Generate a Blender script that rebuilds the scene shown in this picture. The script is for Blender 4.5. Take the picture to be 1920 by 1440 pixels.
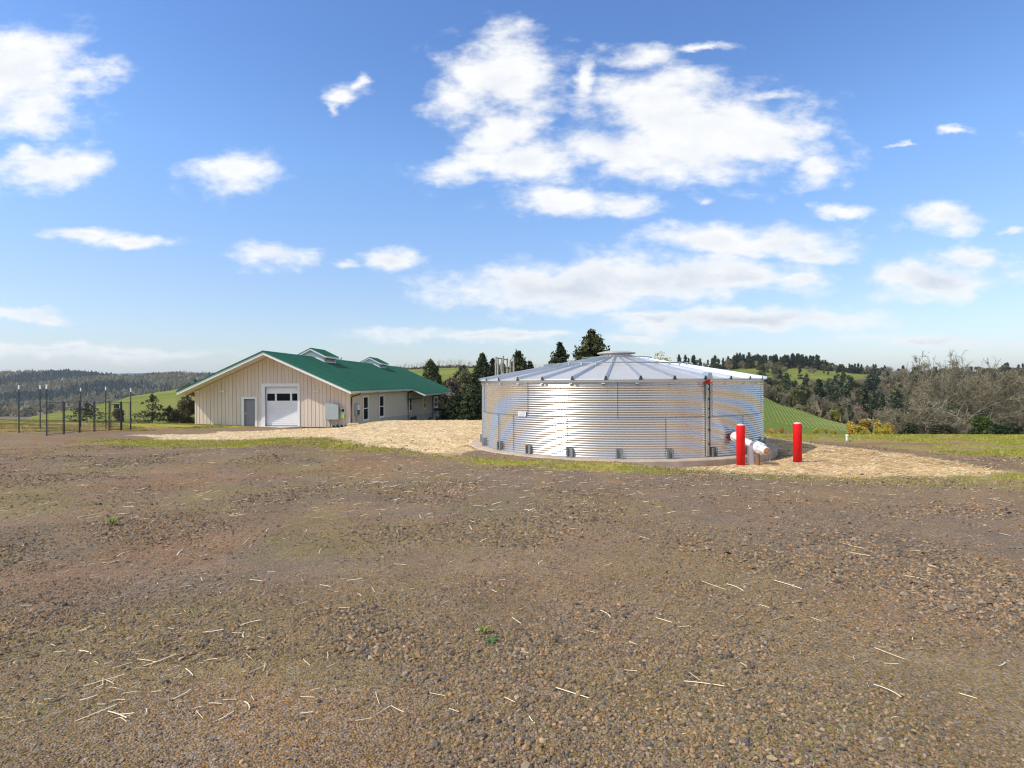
import bpy, math, random
import numpy as np
from mathutils import Vector, Matrix
random.seed(7); rng = np.random.default_rng(7)
for o in list(bpy.data.objects): bpy.data.objects.remove(o)
SC = bpy.context.scene; C = SC.collection
R = math.radians
F = 1067.0; CAMZ = 1.6; ROLL = 0.0052
# ------------------------------------------------------------------ camera, sky, sun, exposure
cam = bpy.data.objects.new('camera', bpy.data.cameras.new('camera')); C.objects.link(cam)
cam.location = (0, 0, CAMZ); cam.rotation_euler = (R(90), ROLL, 0)
cam.data.sensor_width = 36; cam.data.lens = 36 * F / 1920
cam.data.clip_start = 0.05; cam.data.clip_end = 60000
SC.camera = cam
SC.view_settings.view_transform = 'Standard'; SC.view_settings.look = 'None'
SC.view_settings.gamma = 1; SC.view_settings.use_curve_mapping = False
SC.view_settings.exposure = 0.5
SC.cycles.pixel_filter_type = 'BLACKMAN_HARRIS'; SC.cycles.filter_width = 1.15
SC.cycles.use_denoising = True
SC.cycles.max_bounces = 8; SC.cycles.volume_bounces = 1; SC.cycles.transparent_max_bounces = 12
LIGHT = Vector((1.024, 0.427, -1.155)).normalized()
sun = bpy.data.objects.new('sun', bpy.data.lights.new('sun', 'SUN')); C.objects.link(sun)
sun.data.energy = 3.1; sun.data.angle = R(0.53); sun.data.color = (1.0, 0.93, 0.83)
sun.rotation_euler = (-LIGHT).to_track_quat('Z', 'Y').to_euler()
SUN_EL = math.asin(-LIGHT.z); SUN_AZ = math.atan2(-LIGHT.x, -LIGHT.y)   # clockwise from +Y
SKY_STRENGTH = 0.15

def roll_px(X, Y):
    dx, dy = X - 960, Y - 720
    return dx - dy * ROLL, dy + dx * ROLL
def P(X, Y, d):
    dx, dy = roll_px(X, Y)
    return Vector((dx / F * d, d, CAMZ - dy / F * d))

def build_world():
    w = bpy.data.worlds.new('World'); SC.world = w; w.use_nodes = True
    nt = w.node_tree; N = nt.nodes; L = nt.links
    for n in list(N): N.remove(n)
    def nd(t, **k):
        n = N.new(t)
        for a, b in k.items(): setattr(n, a, b)
        return n
    def put(sock, v):
        if isinstance(v, bpy.types.NodeSocket): L.new(v, sock)
        else: sock.default_value = v
    def m(op, a, b=0.0, c=0.0, clamp=False):
        n = nd('ShaderNodeMath', operation=op, use_clamp=clamp)
        put(n.inputs[0], a); put(n.inputs[1], b); put(n.inputs[2], c)
        return n.outputs[0]
    def vm(op, a, b=(0, 0, 0), c=(0, 0, 0)):
        n = nd('ShaderNodeVectorMath', operation=op)
        put(n.inputs[0], a); put(n.inputs[1], b)
        if op == 'MULTIPLY_ADD': put(n.inputs[2], c)
        return n.outputs['Value'] if op == 'LENGTH' else n.outputs[0]
    def ss(x, a, b):
        n = nd('ShaderNodeMapRange', interpolation_type='SMOOTHSTEP')
        put(n.inputs[0], x); n.inputs[1].default_value = a; n.inputs[2].default_value = b
        return n.outputs[0]
    def noise(vec, scale, detail=6, rough=0.6):
        n = nd('ShaderNodeTexNoise'); put(n.inputs['Vector'], vec)
        n.inputs['Scale'].default_value = scale; n.inputs['Detail'].default_value = detail
        n.inputs['Roughness'].default_value = rough
        return n
    sky = nd('ShaderNodeTexSky', sky_type='NISHITA', sun_disc=False, sun_elevation=SUN_EL, sun_rotation=SUN_AZ)
    sky.altitude = 200; sky.air_density = 1.25; sky.dust_density = 0.6; sky.ozone_density = 2.2
    hs = nd('ShaderNodeHueSaturation'); hs.inputs['Saturation'].default_value = 1.0; hs.inputs['Value'].default_value = 1.0
    L.new(sky.outputs[0], hs.inputs['Color'])
    tcz = nd('ShaderNodeSeparateXYZ'); L.new(nd('ShaderNodeTexCoord').outputs['Generated'], tcz.inputs[0])
    ramp = nd('ShaderNodeValToRGB'); L.new(tcz.outputs[2], ramp.inputs[0]); cr = ramp.color_ramp
    cr.elements[0].position = 0; cr.elements[0].color = (.63,.67,.83,1); cr.elements[1].position = 1; cr.elements[1].color = (.46,.62,.86,1)
    for ps, cl in ((.15,(.65,.69,.84,1)), (.35,(.62,.78,1.0,1)), (.5,(.50,.67,.94,1))):
        e_ = cr.elements.new(ps); e_.color = cl
    tint = nd('ShaderNodeMix', data_type='RGBA', blend_type='MULTIPLY'); tint.inputs[0].default_value = 1
    L.new(hs.outputs[0], tint.inputs[6]); L.new(ramp.outputs[0], tint.inputs[7])
    tc = nd('ShaderNodeTexCoord').outputs['Generated']
    sep = nd('ShaderNodeSeparateXYZ'); L.new(tc, sep.inputs[0])
    x, y, z = sep.outputs
    ys = m('MAXIMUM', y, 0.12)
    u = m('DIVIDE', x, ys); v = m('DIVIDE', z, ys)
    comb = nd('ShaderNodeCombineXYZ'); L.new(u, comb.inputs[0]); L.new(v, comb.inputs[1])
    # stretch the noise sideways near the horizon, as flat clouds far off look
    uvw = comb.outputs[0]
    stre = vm('MULTIPLY', uvw, (1.0, 1.9, 1.0))
    w1 = noise(stre, 7.0, 5, 0.6); w2 = noise(stre, 3.0, 2, 0.5)
    warp = vm('MULTIPLY_ADD', w1.outputs['Color'], (0.13, 0.065, 0), (-0.065, -0.0325, 0))
    uv = vm('ADD', uvw, warp)
    # cloud groups: centre X, Y and half sizes in photo pixels, weight
    blobs = [(1250,205,112,60,1.3),(1310,250,150,64,1.3),(1440,272,95,42,1.2),(1530,312,50,26,1.0),(1170,285,95,46,1.15),(945,145,80,72,1.25),(875,188,62,38,1.0),
             (925,245,62,48,1.1),(845,322,66,24,.9),(985,302,100,30,1.1),(1050,378,105,26,1.1),(1170,385,60,20,.9),(1190,108,75,24,.9),(1095,150,24,40,.8),
             (1440,182,60,14,.8),(30,140,110,62,1.25),(60,208,75,40,1.15),(140,136,52,30,1.0),(88,318,88,34,1.1),(30,290,32,20,.9),
             (440,325,62,38,1.05),(646,184,32,20,.8),(630,206,18,16,.7),(668,160,16,16,.6),(150,433,85,12,.9),(265,446,72,12,.95),(515,477,62,18,1.1),(728,482,46,17,1.1),
             (640,486,36,12,.65),(1050,540,160,34,1.3),(1230,518,200,34,1.3),(1380,528,110,22,1.1),(1400,600,210,20,1.15),(1240,592,110,15,1.0),
             (1330,448,110,28,.95),(1460,455,110,26,1.0),(1540,480,85,18,.95),(1768,410,56,24,1.15),(1755,518,118,28,1.1),(1810,490,70,22,1.0),(1575,400,38,13,.9),
             (1322,366,30,12,.7),(1800,245,40,9,.7),(1705,271,26,5,.65),(1890,434,26,8,.9),(1910,262,20,14,.8),(50,592,86,13,.8),(70,655,150,13,.85),(250,662,160,13,.75),
             (890,632,170,13,.95),(1010,628,90,9,.9),(1760,640,220,14,.7),(1500,528,45,14,.8),(1170,640,80,9,.6),(1320,92,70,9,.6)]
    mn = None
    for (bx, by, ax, ay, wt) in blobs:
        dx, dy = roll_px(bx, by); cu, cv = dx / F, -dy / F
        au, av = ax * 1.03 / F, ay * 1.05 / F
        q = vm('MULTIPLY_ADD', uv, (1/au, 1/av, 0), (-cu/au, -cv/av, 0))
        e = m('MULTIPLY_ADD', vm('LENGTH', q), -0.5 * 1.0, 0.5 * wt + 0.09)
        mn = e if mn is None else m('MAXIMUM', mn, e)
    f1 = noise(stre, 9.0, 9, 0.60); f1o = f1.outputs[0]
    stre2 = vm('ADD', stre, (0.012, -0.035, 0))
    f2o = noise(stre2, 11.0, 5, 0.6).outputs[0]
    dens_front = m('ADD', m('MULTIPLY', mn, 0.62), m('MULTIPLY', m('SUBTRACT', f1o, 0.5), 1.05))
    # all other directions: unseen cumulus, cover raised for whiter, brighter fill light
    zs = m('MAXIMUM', z, 0.05)
    c2 = nd('ShaderNodeCombineXYZ'); L.new(m('DIVIDE', x, zs), c2.inputs[0]); L.new(m('DIVIDE', y, zs), c2.inputs[1])
    g1 = noise(c2.outputs[0], 0.55, 8, 0.58).outputs[0]
    dens_back = m('MULTIPLY', m('SUBTRACT', g1, 0.495), 1.6)
    fm = ss(y, 0.40, 0.60)
    mixd = nd('ShaderNodeMix'); L.new(fm, mixd.inputs[0]); L.new(dens_back, mixd.inputs[2]); L.new(dens_front, mixd.inputs[3])
    dens = mixd.outputs[0]
    alpha = m('MULTIPLY', ss(dens, -0.11, 0.29), ss(z, 0.0, 0.05))
    alpha = m('MULTIPLY', alpha, 0.95)
    core = ss(dens, 0.10, 0.50)
    relief = m('MULTIPLY', m('SUBTRACT', f1o, f2o), 1.1)
    low = m('SUBTRACT', 1.0, ss(v, 0.08, 0.36))
    grey = m('MULTIPLY_ADD', core, m('MULTIPLY_ADD', low, 0.75, 0.22), m('MULTIPLY', relief, -1.0), clamp=True)
    cc = nd('ShaderNodeMix', data_type='RGBA'); L.new(grey, cc.inputs[0])
    K = .80 / SKY_STRENGTH
    cc.inputs[6].default_value = (0.93*K, 0.93*K, 0.92*K, 1); cc.inputs[7].default_value = (0.56*K, 0.62*K, 0.72*K, 1)
    fin = nd('ShaderNodeMix', data_type='RGBA'); L.new(alpha, fin.inputs[0]); L.new(tint.outputs[2], fin.inputs[6]); L.new(cc.outputs[2], fin.inputs[7])
    bg = nd('ShaderNodeBackground'); bg.inputs[1].default_value = SKY_STRENGTH
    L.new(fin.outputs[2], bg.inputs[0])
    out = nd('ShaderNodeOutputWorld'); L.new(bg.outputs[0], out.inputs[0])
build_world()

# ------------------------------------------------------------------ helpers
def tag(o, label=None, cat=None, group=None, kind=None):
    if label: o['label'] = label
    if cat: o['category'] = cat
    if group: o['group'] = group
    if kind: o['kind'] = kind
    return o
def empty(name, loc=(0, 0, 0), rz=0.0):
    o = bpy.data.objects.new(name, None); C.objects.link(o); o.location = loc; o.rotation_euler = (0, 0, rz)
    o.empty_display_size = 0.2
    return o
def link(name, me, parent=None, loc=None):
    o = bpy.data.objects.new(name, me); C.objects.link(o)
    if parent: o.parent = parent
    if loc is not None: o.location = loc
    return o
def np_mesh(name, V, T, mat=None, smooth=False, attr=None):
    """V (n,3), T (m,3 or 4) -> mesh; attr: {name: (n,3) colours}"""
    me = bpy.data.meshes.new(name)
    V = np.asarray(V, dtype=np.float32); T = np.asarray(T, dtype=np.int32)
    k = T.shape[1]
    me.vertices.add(len(V)); me.vertices.foreach_set('co', V.ravel())
    me.loops.add(T.size); me.loops.foreach_set('vertex_index', T.ravel())
    me.polygons.add(len(T)); me.polygons.foreach_set('loop_start', np.arange(0, T.size, k, dtype=np.int32))
    try: me.polygons.foreach_set('loop_total', np.full(len(T), k, dtype=np.int32))
    except Exception: pass
    me.polygons.foreach_set('use_smooth', np.full(len(T), smooth, dtype=bool))
    if attr:
        for an, cv in attr.items():
            a = me.color_attributes.new(an, 'FLOAT_COLOR', 'POINT')
            c4 = np.ones((len(V), 4), dtype=np.float32); c4[:, :3] = cv
            a.data.foreach_set('color', c4.ravel())
    me.update(); me.validate()
    if mat: me.materials.append(mat)
    return me
class MB:
    def __init__(s): s.v = []; s.f = []
    def add(s, vs, fs):
        b = len(s.v); s.v += [tuple(p) for p in vs]; s.f += [tuple(b + i for i in f) for f in fs]; return s
    def box(s, x0, x1, y0, y1, z0, z1, M=None):
        vs = [Vector((x, y, z)) for z in (z0, z1) for y in (y0, y1) for x in (x0, x1)]
        if M: vs = [M @ p for p in vs]
        return s.add(vs, [(0,2,3,1),(4,5,7,6),(0,1,5,4),(2,6,7,3),(0,4,6,2),(1,3,7,5)])
    def hexa(s, bot, top):   # two quads, counter-clockwise from above
        return s.add(list(bot) + list(top), [(3,2,1,0),(4,5,6,7),(0,1,5,4),(1,2,6,5),(2,3,7,6),(3,0,4,7)])
    def tube(s, pts, r, n=8, cap=True):
        pts = [Vector(p) for p in pts]
        rs = r if isinstance(r, (list, tuple)) else [r] * len(pts)
        b = len(s.v); up = None
        for i, p in enumerate(pts):
            t = (pts[min(i+1, len(pts)-1)] - pts[max(i-1, 0)]).normalized()
            if up is None:
                up = Vector((0, 0, 1)) if abs(t.z) < 0.9 else Vector((1, 0, 0))
            a = t.cross(up).normalized(); bb = t.cross(a).normalized(); up = -bb if False else up
            if a.length < 0.5: a = Vector((1, 0, 0)); bb = t.cross(a)
            for k in range(n):
                an = 2 * math.pi * k / n
                s.v.append(tuple(p + (a * math.cos(an) + bb * math.sin(an)) * rs[i]))
        for i in range(len(pts) - 1):
            for k in range(n):
                k2 = (k + 1) % n
                s.f.append((b+i*n+k, b+(i+1)*n+k, b+(i+1)*n+k2, b+i*n+k2))
        if cap:
            s.f.append(tuple(b + k for k in range(n))); s.f.append(tuple(b + (len(pts)-1)*n + k for k in reversed(range(n))))
        return s
    def lathe(s, prof, n=24, M=None, cap=True):   # prof: (r, z)
        b = len(s.v)
        for (r, z) in prof:
            for k in range(n):
                a = 2*math.pi*k/n; p = Vector((r*math.cos(a), r*math.sin(a), z))
                s.v.append(tuple(M @ p if M else p))
        for i in range(len(prof)-1):
            for k in range(n):
                k2 = (k+1) % n
                s.f.append((b+i*n+k, b+i*n+k2, b+(i+1)*n+k2, b+(i+1)*n+k))
        if cap:
            s.f.append(tuple(b+k for k in reversed(range(n)))); s.f.append(tuple(b+(len(prof)-1)*n+k for k in range(n)))
        return s
    def mesh(s, name, mat, smooth=False):
        me = bpy.data.meshes.new(name); me.from_pydata(s.v, [], s.f)
        if smooth: me.polygons.foreach_set('use_smooth', [True]*len(me.polygons))
        me.update(); me.materials.append(mat); return me
    def build(s, name, mat, parent=None, smooth=False, bevel=0, loc=None):
        o = link(name, s.mesh(name, mat, smooth), parent, loc)
        if bevel:
            b = o.modifiers.new('bevel', 'BEVEL'); b.width = bevel; b.segments = 2; b.limit_method = 'ANGLE'
        return o
def copy_tree(o, parent=None):
    c = o.copy(); C.objects.link(c); c.parent = parent
    for ch in o.children: copy_tree(ch, c)
    return c
# value noise on arrays
def _h(i, j, s):
    v = np.sin(i * 127.1 + j * 311.7 + s * 74.7) * 43758.5453
    return v - np.floor(v)
def vn(x, y, s=0.0):
    xi, yi = np.floor(x), np.floor(y); fx, fy = x - xi, y - yi
    fx = fx*fx*(3-2*fx); fy = fy*fy*(3-2*fy)
    return ((_h(xi,yi,s)*(1-fx)+_h(xi+1,yi,s)*fx)*(1-fy) + (_h(xi,yi+1,s)*(1-fx)+_h(xi+1,yi+1,s)*fx)*fy)
def fbm(x, y, s=0.0, o=4):
    t = 0; a = 0.5; n = 0
    for k in range(o):
        t = t + a * vn(x, y, s + k * 3.3); n += a; a *= 0.5; x = x * 2.03 + 5.1; y = y * 2.03 + 1.7
    return t / n
def sst(x, a, b):
    t = np.clip((x - a) / (b - a), 0, 1); return t*t*(3-2*t)
def poly_sd(x, y, poly):   # signed distance, positive inside
    p = np.asarray(poly, float); d = np.full(np.shape(x), 1e9); ins = np.zeros(np.shape(x), bool)
    for i in range(len(p)):
        a = p[i]; b = p[(i+1) % len(p)]; e = b - a
        wx, wy = x - a[0], y - a[1]
        t = np.clip((wx*e[0]+wy*e[1])/(e@e), 0, 1)
        d = np.minimum(d, np.hypot(wx-e[0]*t, wy-e[1]*t))
        cnd = (a[1] > y) != (b[1] > y)
        with np.errstate(divide='ignore', invalid='ignore'):
            xx = a[0] + (y - a[1]) * e[0] / (e[1] if e[1] != 0 else 1e-9)
        ins ^= cnd & (x < xx)
    return np.where(ins, d, -d)

# ------------------------------------------------------------------ materials
def material(name, col, rough=0.7, metal=0.0, var=0.12, scale=6.0, bump=0.0, bscale=40.0, spec=0.5, obj_var=0.0, vcol=None, hue=0.0, transl=0.0, coords='Object', stretch=None):
    m = bpy.data.materials.new(name); m.use_nodes = True; nt = m.node_tree; N = nt.nodes; L = nt.links
    b = N['Principled BSDF']; b.inputs['Roughness'].default_value = rough; b.inputs['Metallic'].default_value = metal
    b.inputs['Specular IOR Level'].default_value = spec
    tc = N.new('ShaderNodeTexCoord'); vec = tc.outputs[coords]
    if stretch:
        mp = N.new('ShaderNodeMapping'); mp.inputs['Scale'].default_value = stretch; L.new(vec, mp.inputs[0]); vec = mp.outputs[0]
    nz = N.new('ShaderNodeTexNoise'); nz.inputs['Scale'].default_value = scale; nz.inputs['Detail'].default_value = 6; nz.inputs['Roughness'].default_value = 0.65
    L.new(vec, nz.inputs['Vector'])
    mr = N.new('ShaderNodeMapRange'); mr.inputs[1].default_value = 0.3; mr.inputs[2].default_value = 0.7
    mr.inputs[3].default_value = 1 - var; mr.inputs[4].default_value = 1 + var; L.new(nz.outputs[0], mr.inputs[0])
    val = mr.outputs[0]
    hsv = N.new('ShaderNodeHueSaturation')
    if vcol:
        at = N.new('ShaderNodeAttribute'); at.attribute_name = vcol; L.new(at.outputs['Color'], hsv.inputs['Color'])
        if col is not None:
            mx = N.new('ShaderNodeMix'); mx.data_type = 'RGBA'; mx.blend_type = 'MULTIPLY'; mx.inputs[0].default_value = 1
            L.new(at.outputs['Color'], mx.inputs[6]); mx.inputs[7].default_value = (*col, 1); L.new(mx.outputs[2], hsv.inputs['Color'])
    else: hsv.inputs['Color'].default_value = (*col, 1)
    if obj_var or hue:
        oi = N.new('ShaderNodeObjectInfo')
        r2 = N.new('ShaderNodeMapRange'); r2.inputs[3].default_value = 1-obj_var; r2.inputs[4].default_value = 1+obj_var; L.new(oi.outputs['Random'], r2.inputs[0])
        mm = N.new('ShaderNodeMath'); mm.operation = 'MULTIPLY'; L.new(val, mm.inputs[0]); L.new(r2.outputs[0], mm.inputs[1]); val = mm.outputs[0]
        if hue:
            fr = N.new('ShaderNodeMath'); fr.operation = 'MULTIPLY'; fr.inputs[1].default_value = 7.31; L.new(oi.outputs['Random'], fr.inputs[0])
            f2 = N.new('ShaderNodeMath'); f2.operation = 'FRACT'; L.new(fr.outputs[0], f2.inputs[0])
            r3 = N.new('ShaderNodeMapRange'); r3.inputs[3].default_value = 0.5-hue; r3.inputs[4].default_value = 0.5+hue; L.new(f2.outputs[0], r3.inputs[0])
            L.new(r3.outputs[0], hsv.inputs['Hue'])
    L.new(val, hsv.inputs['Value']); L.new(hsv.outputs[0], b.inputs['Base Color'])
    if bump:
        n2 = N.new('ShaderNodeTexNoise'); n2.inputs['Scale'].default_value = bscale; n2.inputs['Detail'].default_value = 5; L.new(vec, n2.inputs['Vector'])
        bp = N.new('ShaderNodeBump'); bp.inputs['Strength'].default_value = bump; bp.inputs['Distance'].default_value = 0.02
        L.new(n2.outputs[0], bp.inputs['Height']); L.new(bp.outputs[0], b.inputs['Normal'])
    if transl:
        tr = N.new('ShaderNodeBsdfTranslucent'); L.new(hsv.outputs[0], tr.inputs[0])
        ms = N.new('ShaderNodeMixShader'); ms.inputs[0].default_value = transl
        L.new(b.outputs[0], ms.inputs[1]); L.new(tr.outputs[0], ms.inputs[2]); L.new(ms.outputs[0], N['Material Output'].inputs[0])
    return m
M = {}
M['white'] = material('white_paint', (.78,.78,.76), .5, var=.04, scale=3)
M['trim'] = material('trim_paint', (.74,.73,.70), .55, var=.05, scale=4)
M['siding'] = material('tan_siding', (.69,.575,.45), .6, var=.07, scale=1.2, obj_var=.05, stretch=(3,3,.4))
M['siding_dark'] = material('siding_gap', (.14,.115,.09), .8)
M['green_roof'] = material('green_metal_roof', (.018,.125,.070), .5, metal=0.0, var=.30, scale=1.0, spec=.3, stretch=(.12,1.7,.12))
M['gutter'] = material('gutter_metal', (.62,.60,.56), .45, var=.05)
M['soffit'] = material('soffit_board', (.66,.60,.53), .7, var=.06, scale=4)
M['door_grey'] = material('grey_door_paint', (.25,.24,.25), .5, var=.05)
M['garage'] = material('garage_door_paint', (.83,.81,.77), .5, var=.05, scale=1.5)
M['dark'] = material('dark_steel', (.025,.025,.027), .55, var=.1)
M['black'] = material('black_rubber', (.02,.02,.02), .7)
M['rafter'] = material('red_stained_timber', (.22,.07,.035), .7, var=.2, scale=8)
M['found'] = material('pale_foundation', (.42,.39,.34), .85, var=.1, scale=2)
M['concrete'] = material('brown_stained_concrete', (.44,.34,.25), .9, var=.22, scale=2.2, bump=.35, bscale=60)
M['slab'] = material('pale_concrete', (.50,.48,.45), .85, var=.1, scale=3, bump=.2)
M['cab'] = material('grey_enamel', (.36,.40,.40), .5, var=.05)
M['meter'] = material('meter_grey', (.50,.52,.54), .45, var=.05)
M['neon'] = material('lime_plastic', (.42,.80,.04), .5, var=.05)
M['red'] = material('red_sleeve', (.70,.006,.008), .42, var=.06, scale=2, bump=.05, bscale=8, spec=.3)
M['cap'] = material('pale_cap', (.72,.50,.46), .6)  # bollard cap, paler and pinker than the red sleeve
M['pipe_white'] = material('white_pipe_paint', (.80,.79,.77), .38, var=.06, scale=9)
M['rust'] = material('rusty_steel', (.22,.105,.065), .75, var=.25, scale=18, bump=.2)
M['copper'] = material('copper_cap', (.55,.27,.14), .5, metal=.3, var=.15, scale=20)
M['bracket'] = material('dull_galvanised', (.25,.26,.26), .5, metal=.35, var=.2, scale=12)
M['bolt'] = material('bolt_dark', (.07,.07,.07), .5, metal=.4)
M['teal'] = material('teal_valve_paint', (.14,.27,.22), .6, var=.2, scale=20)
M['plate'] = material('aluminium_plate', (.72,.73,.72), .5, metal=.2, var=.06, scale=20)
M['ink'] = material('faint_print', (.34,.35,.37), .6)
M['straw'] = material('straw_stalk', (.84,.68,.41), .7, var=.2, scale=4, vcol='tone', spec=.3)
M['stalk'] = material('pale_straw', (.78,.66,.44), .6, var=.15, scale=5, obj_var=.18, spec=.3)
M['hay'] = material('hay_bale', (.62,.42,.20), .9, var=.35, scale=14, bump=.8, bscale=40)
M['wood'] = material('weathered_pole', (.36,.33,.28), .85, var=.2, scale=3)
M['post'] = material('green_black_post', (.035,.045,.045), .6, var=.2)
M['wire'] = material('grey_wire', (.10,.11,.11), .5, metal=.4)
M['bark'] = material('bark', (.10,.075,.055), .95, var=.3, scale=6, bump=.5, bscale=20)
M['lichen'] = material('lichen_bark', (.31,.27,.175), .95, var=.4, scale=1.6, obj_var=.1, hue=.01)
M['fir'] = material('fir_needles', (1,1,1), .7, var=.25, scale=.8, obj_var=.2, vcol='tone', hue=.015, transl=.15, spec=.2)
M['leaf'] = material('leaves', (1,1,1), .65, var=.25, scale=.8, obj_var=.2, vcol='tone', hue=.02, transl=.3, spec=.2)
M['grassb'] = material('grass_blades', (1,1,1), .6, var=.2, scale=1, vcol='tone', transl=.3, spec=.2, coords='Object')
M['pebble'] = material('crushed_rock', (1,1,1), .85, var=.25, scale=60, vcol='tone', spec=.1)
M['vine'] = material('vine_row', (.27,.28,.10), .8, var=.3, scale=.4)
def glass_mat():
    m = bpy.data.materials.new('window_glass'); m.use_nodes = True; b = m.node_tree.nodes['Principled BSDF']
    b.inputs['Base Color'].default_value = (.012,.013,.014,1); b.inputs['Roughness'].default_value = .15; b.inputs['IOR'].default_value = 1.2
    return m
M['glass'] = glass_mat()
def galv(name, base, rough, spangle):
    m = bpy.data.materials.new(name); m.use_nodes = True; nt = m.node_tree; N = nt.nodes; L = nt.links; b = N['Principled BSDF']
    b.inputs['Metallic'].default_value = 1.0
    tc = N.new('ShaderNodeTexCoord')
    vo = N.new('ShaderNodeTexVoronoi'); vo.inputs['Scale'].default_value = spangle; L.new(tc.outputs['Object'], vo.inputs['Vector'])
    nz = N.new('ShaderNodeTexNoise'); nz.inputs['Scale'].default_value = 1.3; nz.inputs['Detail'].default_value = 7; L.new(tc.outputs['Object'], nz.inputs['Vector'])
    ad = N.new('ShaderNodeMath'); ad.operation = 'MULTIPLY_ADD'; L.new(vo.outputs['Color'], ad.inputs[0]); ad.inputs[1].default_value = .25; L.new(nz.outputs[0], ad.inputs[2])
    mr = N.new('ShaderNodeMapRange'); mr.inputs[1].default_value = .25; mr.inputs[2].default_value = .95; mr.inputs[3].default_value = .94; mr.inputs[4].default_value = 1.03; L.new(ad.outputs[0], mr.inputs[0])
    oi = N.new('ShaderNodeObjectInfo'); r2 = N.new('ShaderNodeMapRange'); r2.inputs[3].default_value = .90; r2.inputs[4].default_value = 1.04; L.new(oi.outputs['Random'], r2.inputs[0])
    mu = N.new('ShaderNodeMath'); mu.operation = 'MULTIPLY'; L.new(mr.outputs[0], mu.inputs[0]); L.new(r2.outputs[0], mu.inputs[1])
    hs = N.new('ShaderNodeHueSaturation'); hs.inputs['Color'].default_value = (*base, 1); L.new(mu.outputs[0], hs.inputs['Value']); L.new(hs.outputs[0], b.inputs['Base Color'])
    rr = N.new('ShaderNodeMapRange'); rr.inputs[3].default_value = rough-.06; rr.inputs[4].default_value = rough+.1; L.new(nz.outputs[0], rr.inputs[0]); L.new(rr.outputs[0], b.inputs['Roughness'])
    return m
M['galv'] = galv('galvanised_sheet', (.70,.655,.60), .25, 30); M['galv'].node_tree.nodes['Principled BSDF'].inputs['Metallic'].default_value = .95
M['galv_roof'] = galv('galvanised_roof', (.74,.695,.615), .46, 25); M['galv_roof'].node_tree.nodes['Principled BSDF'].inputs['Metallic'].default_value = .6
M['galv_rib'] = galv('galvanised_rib', (.62,.64,.65), .45, 25)

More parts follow.
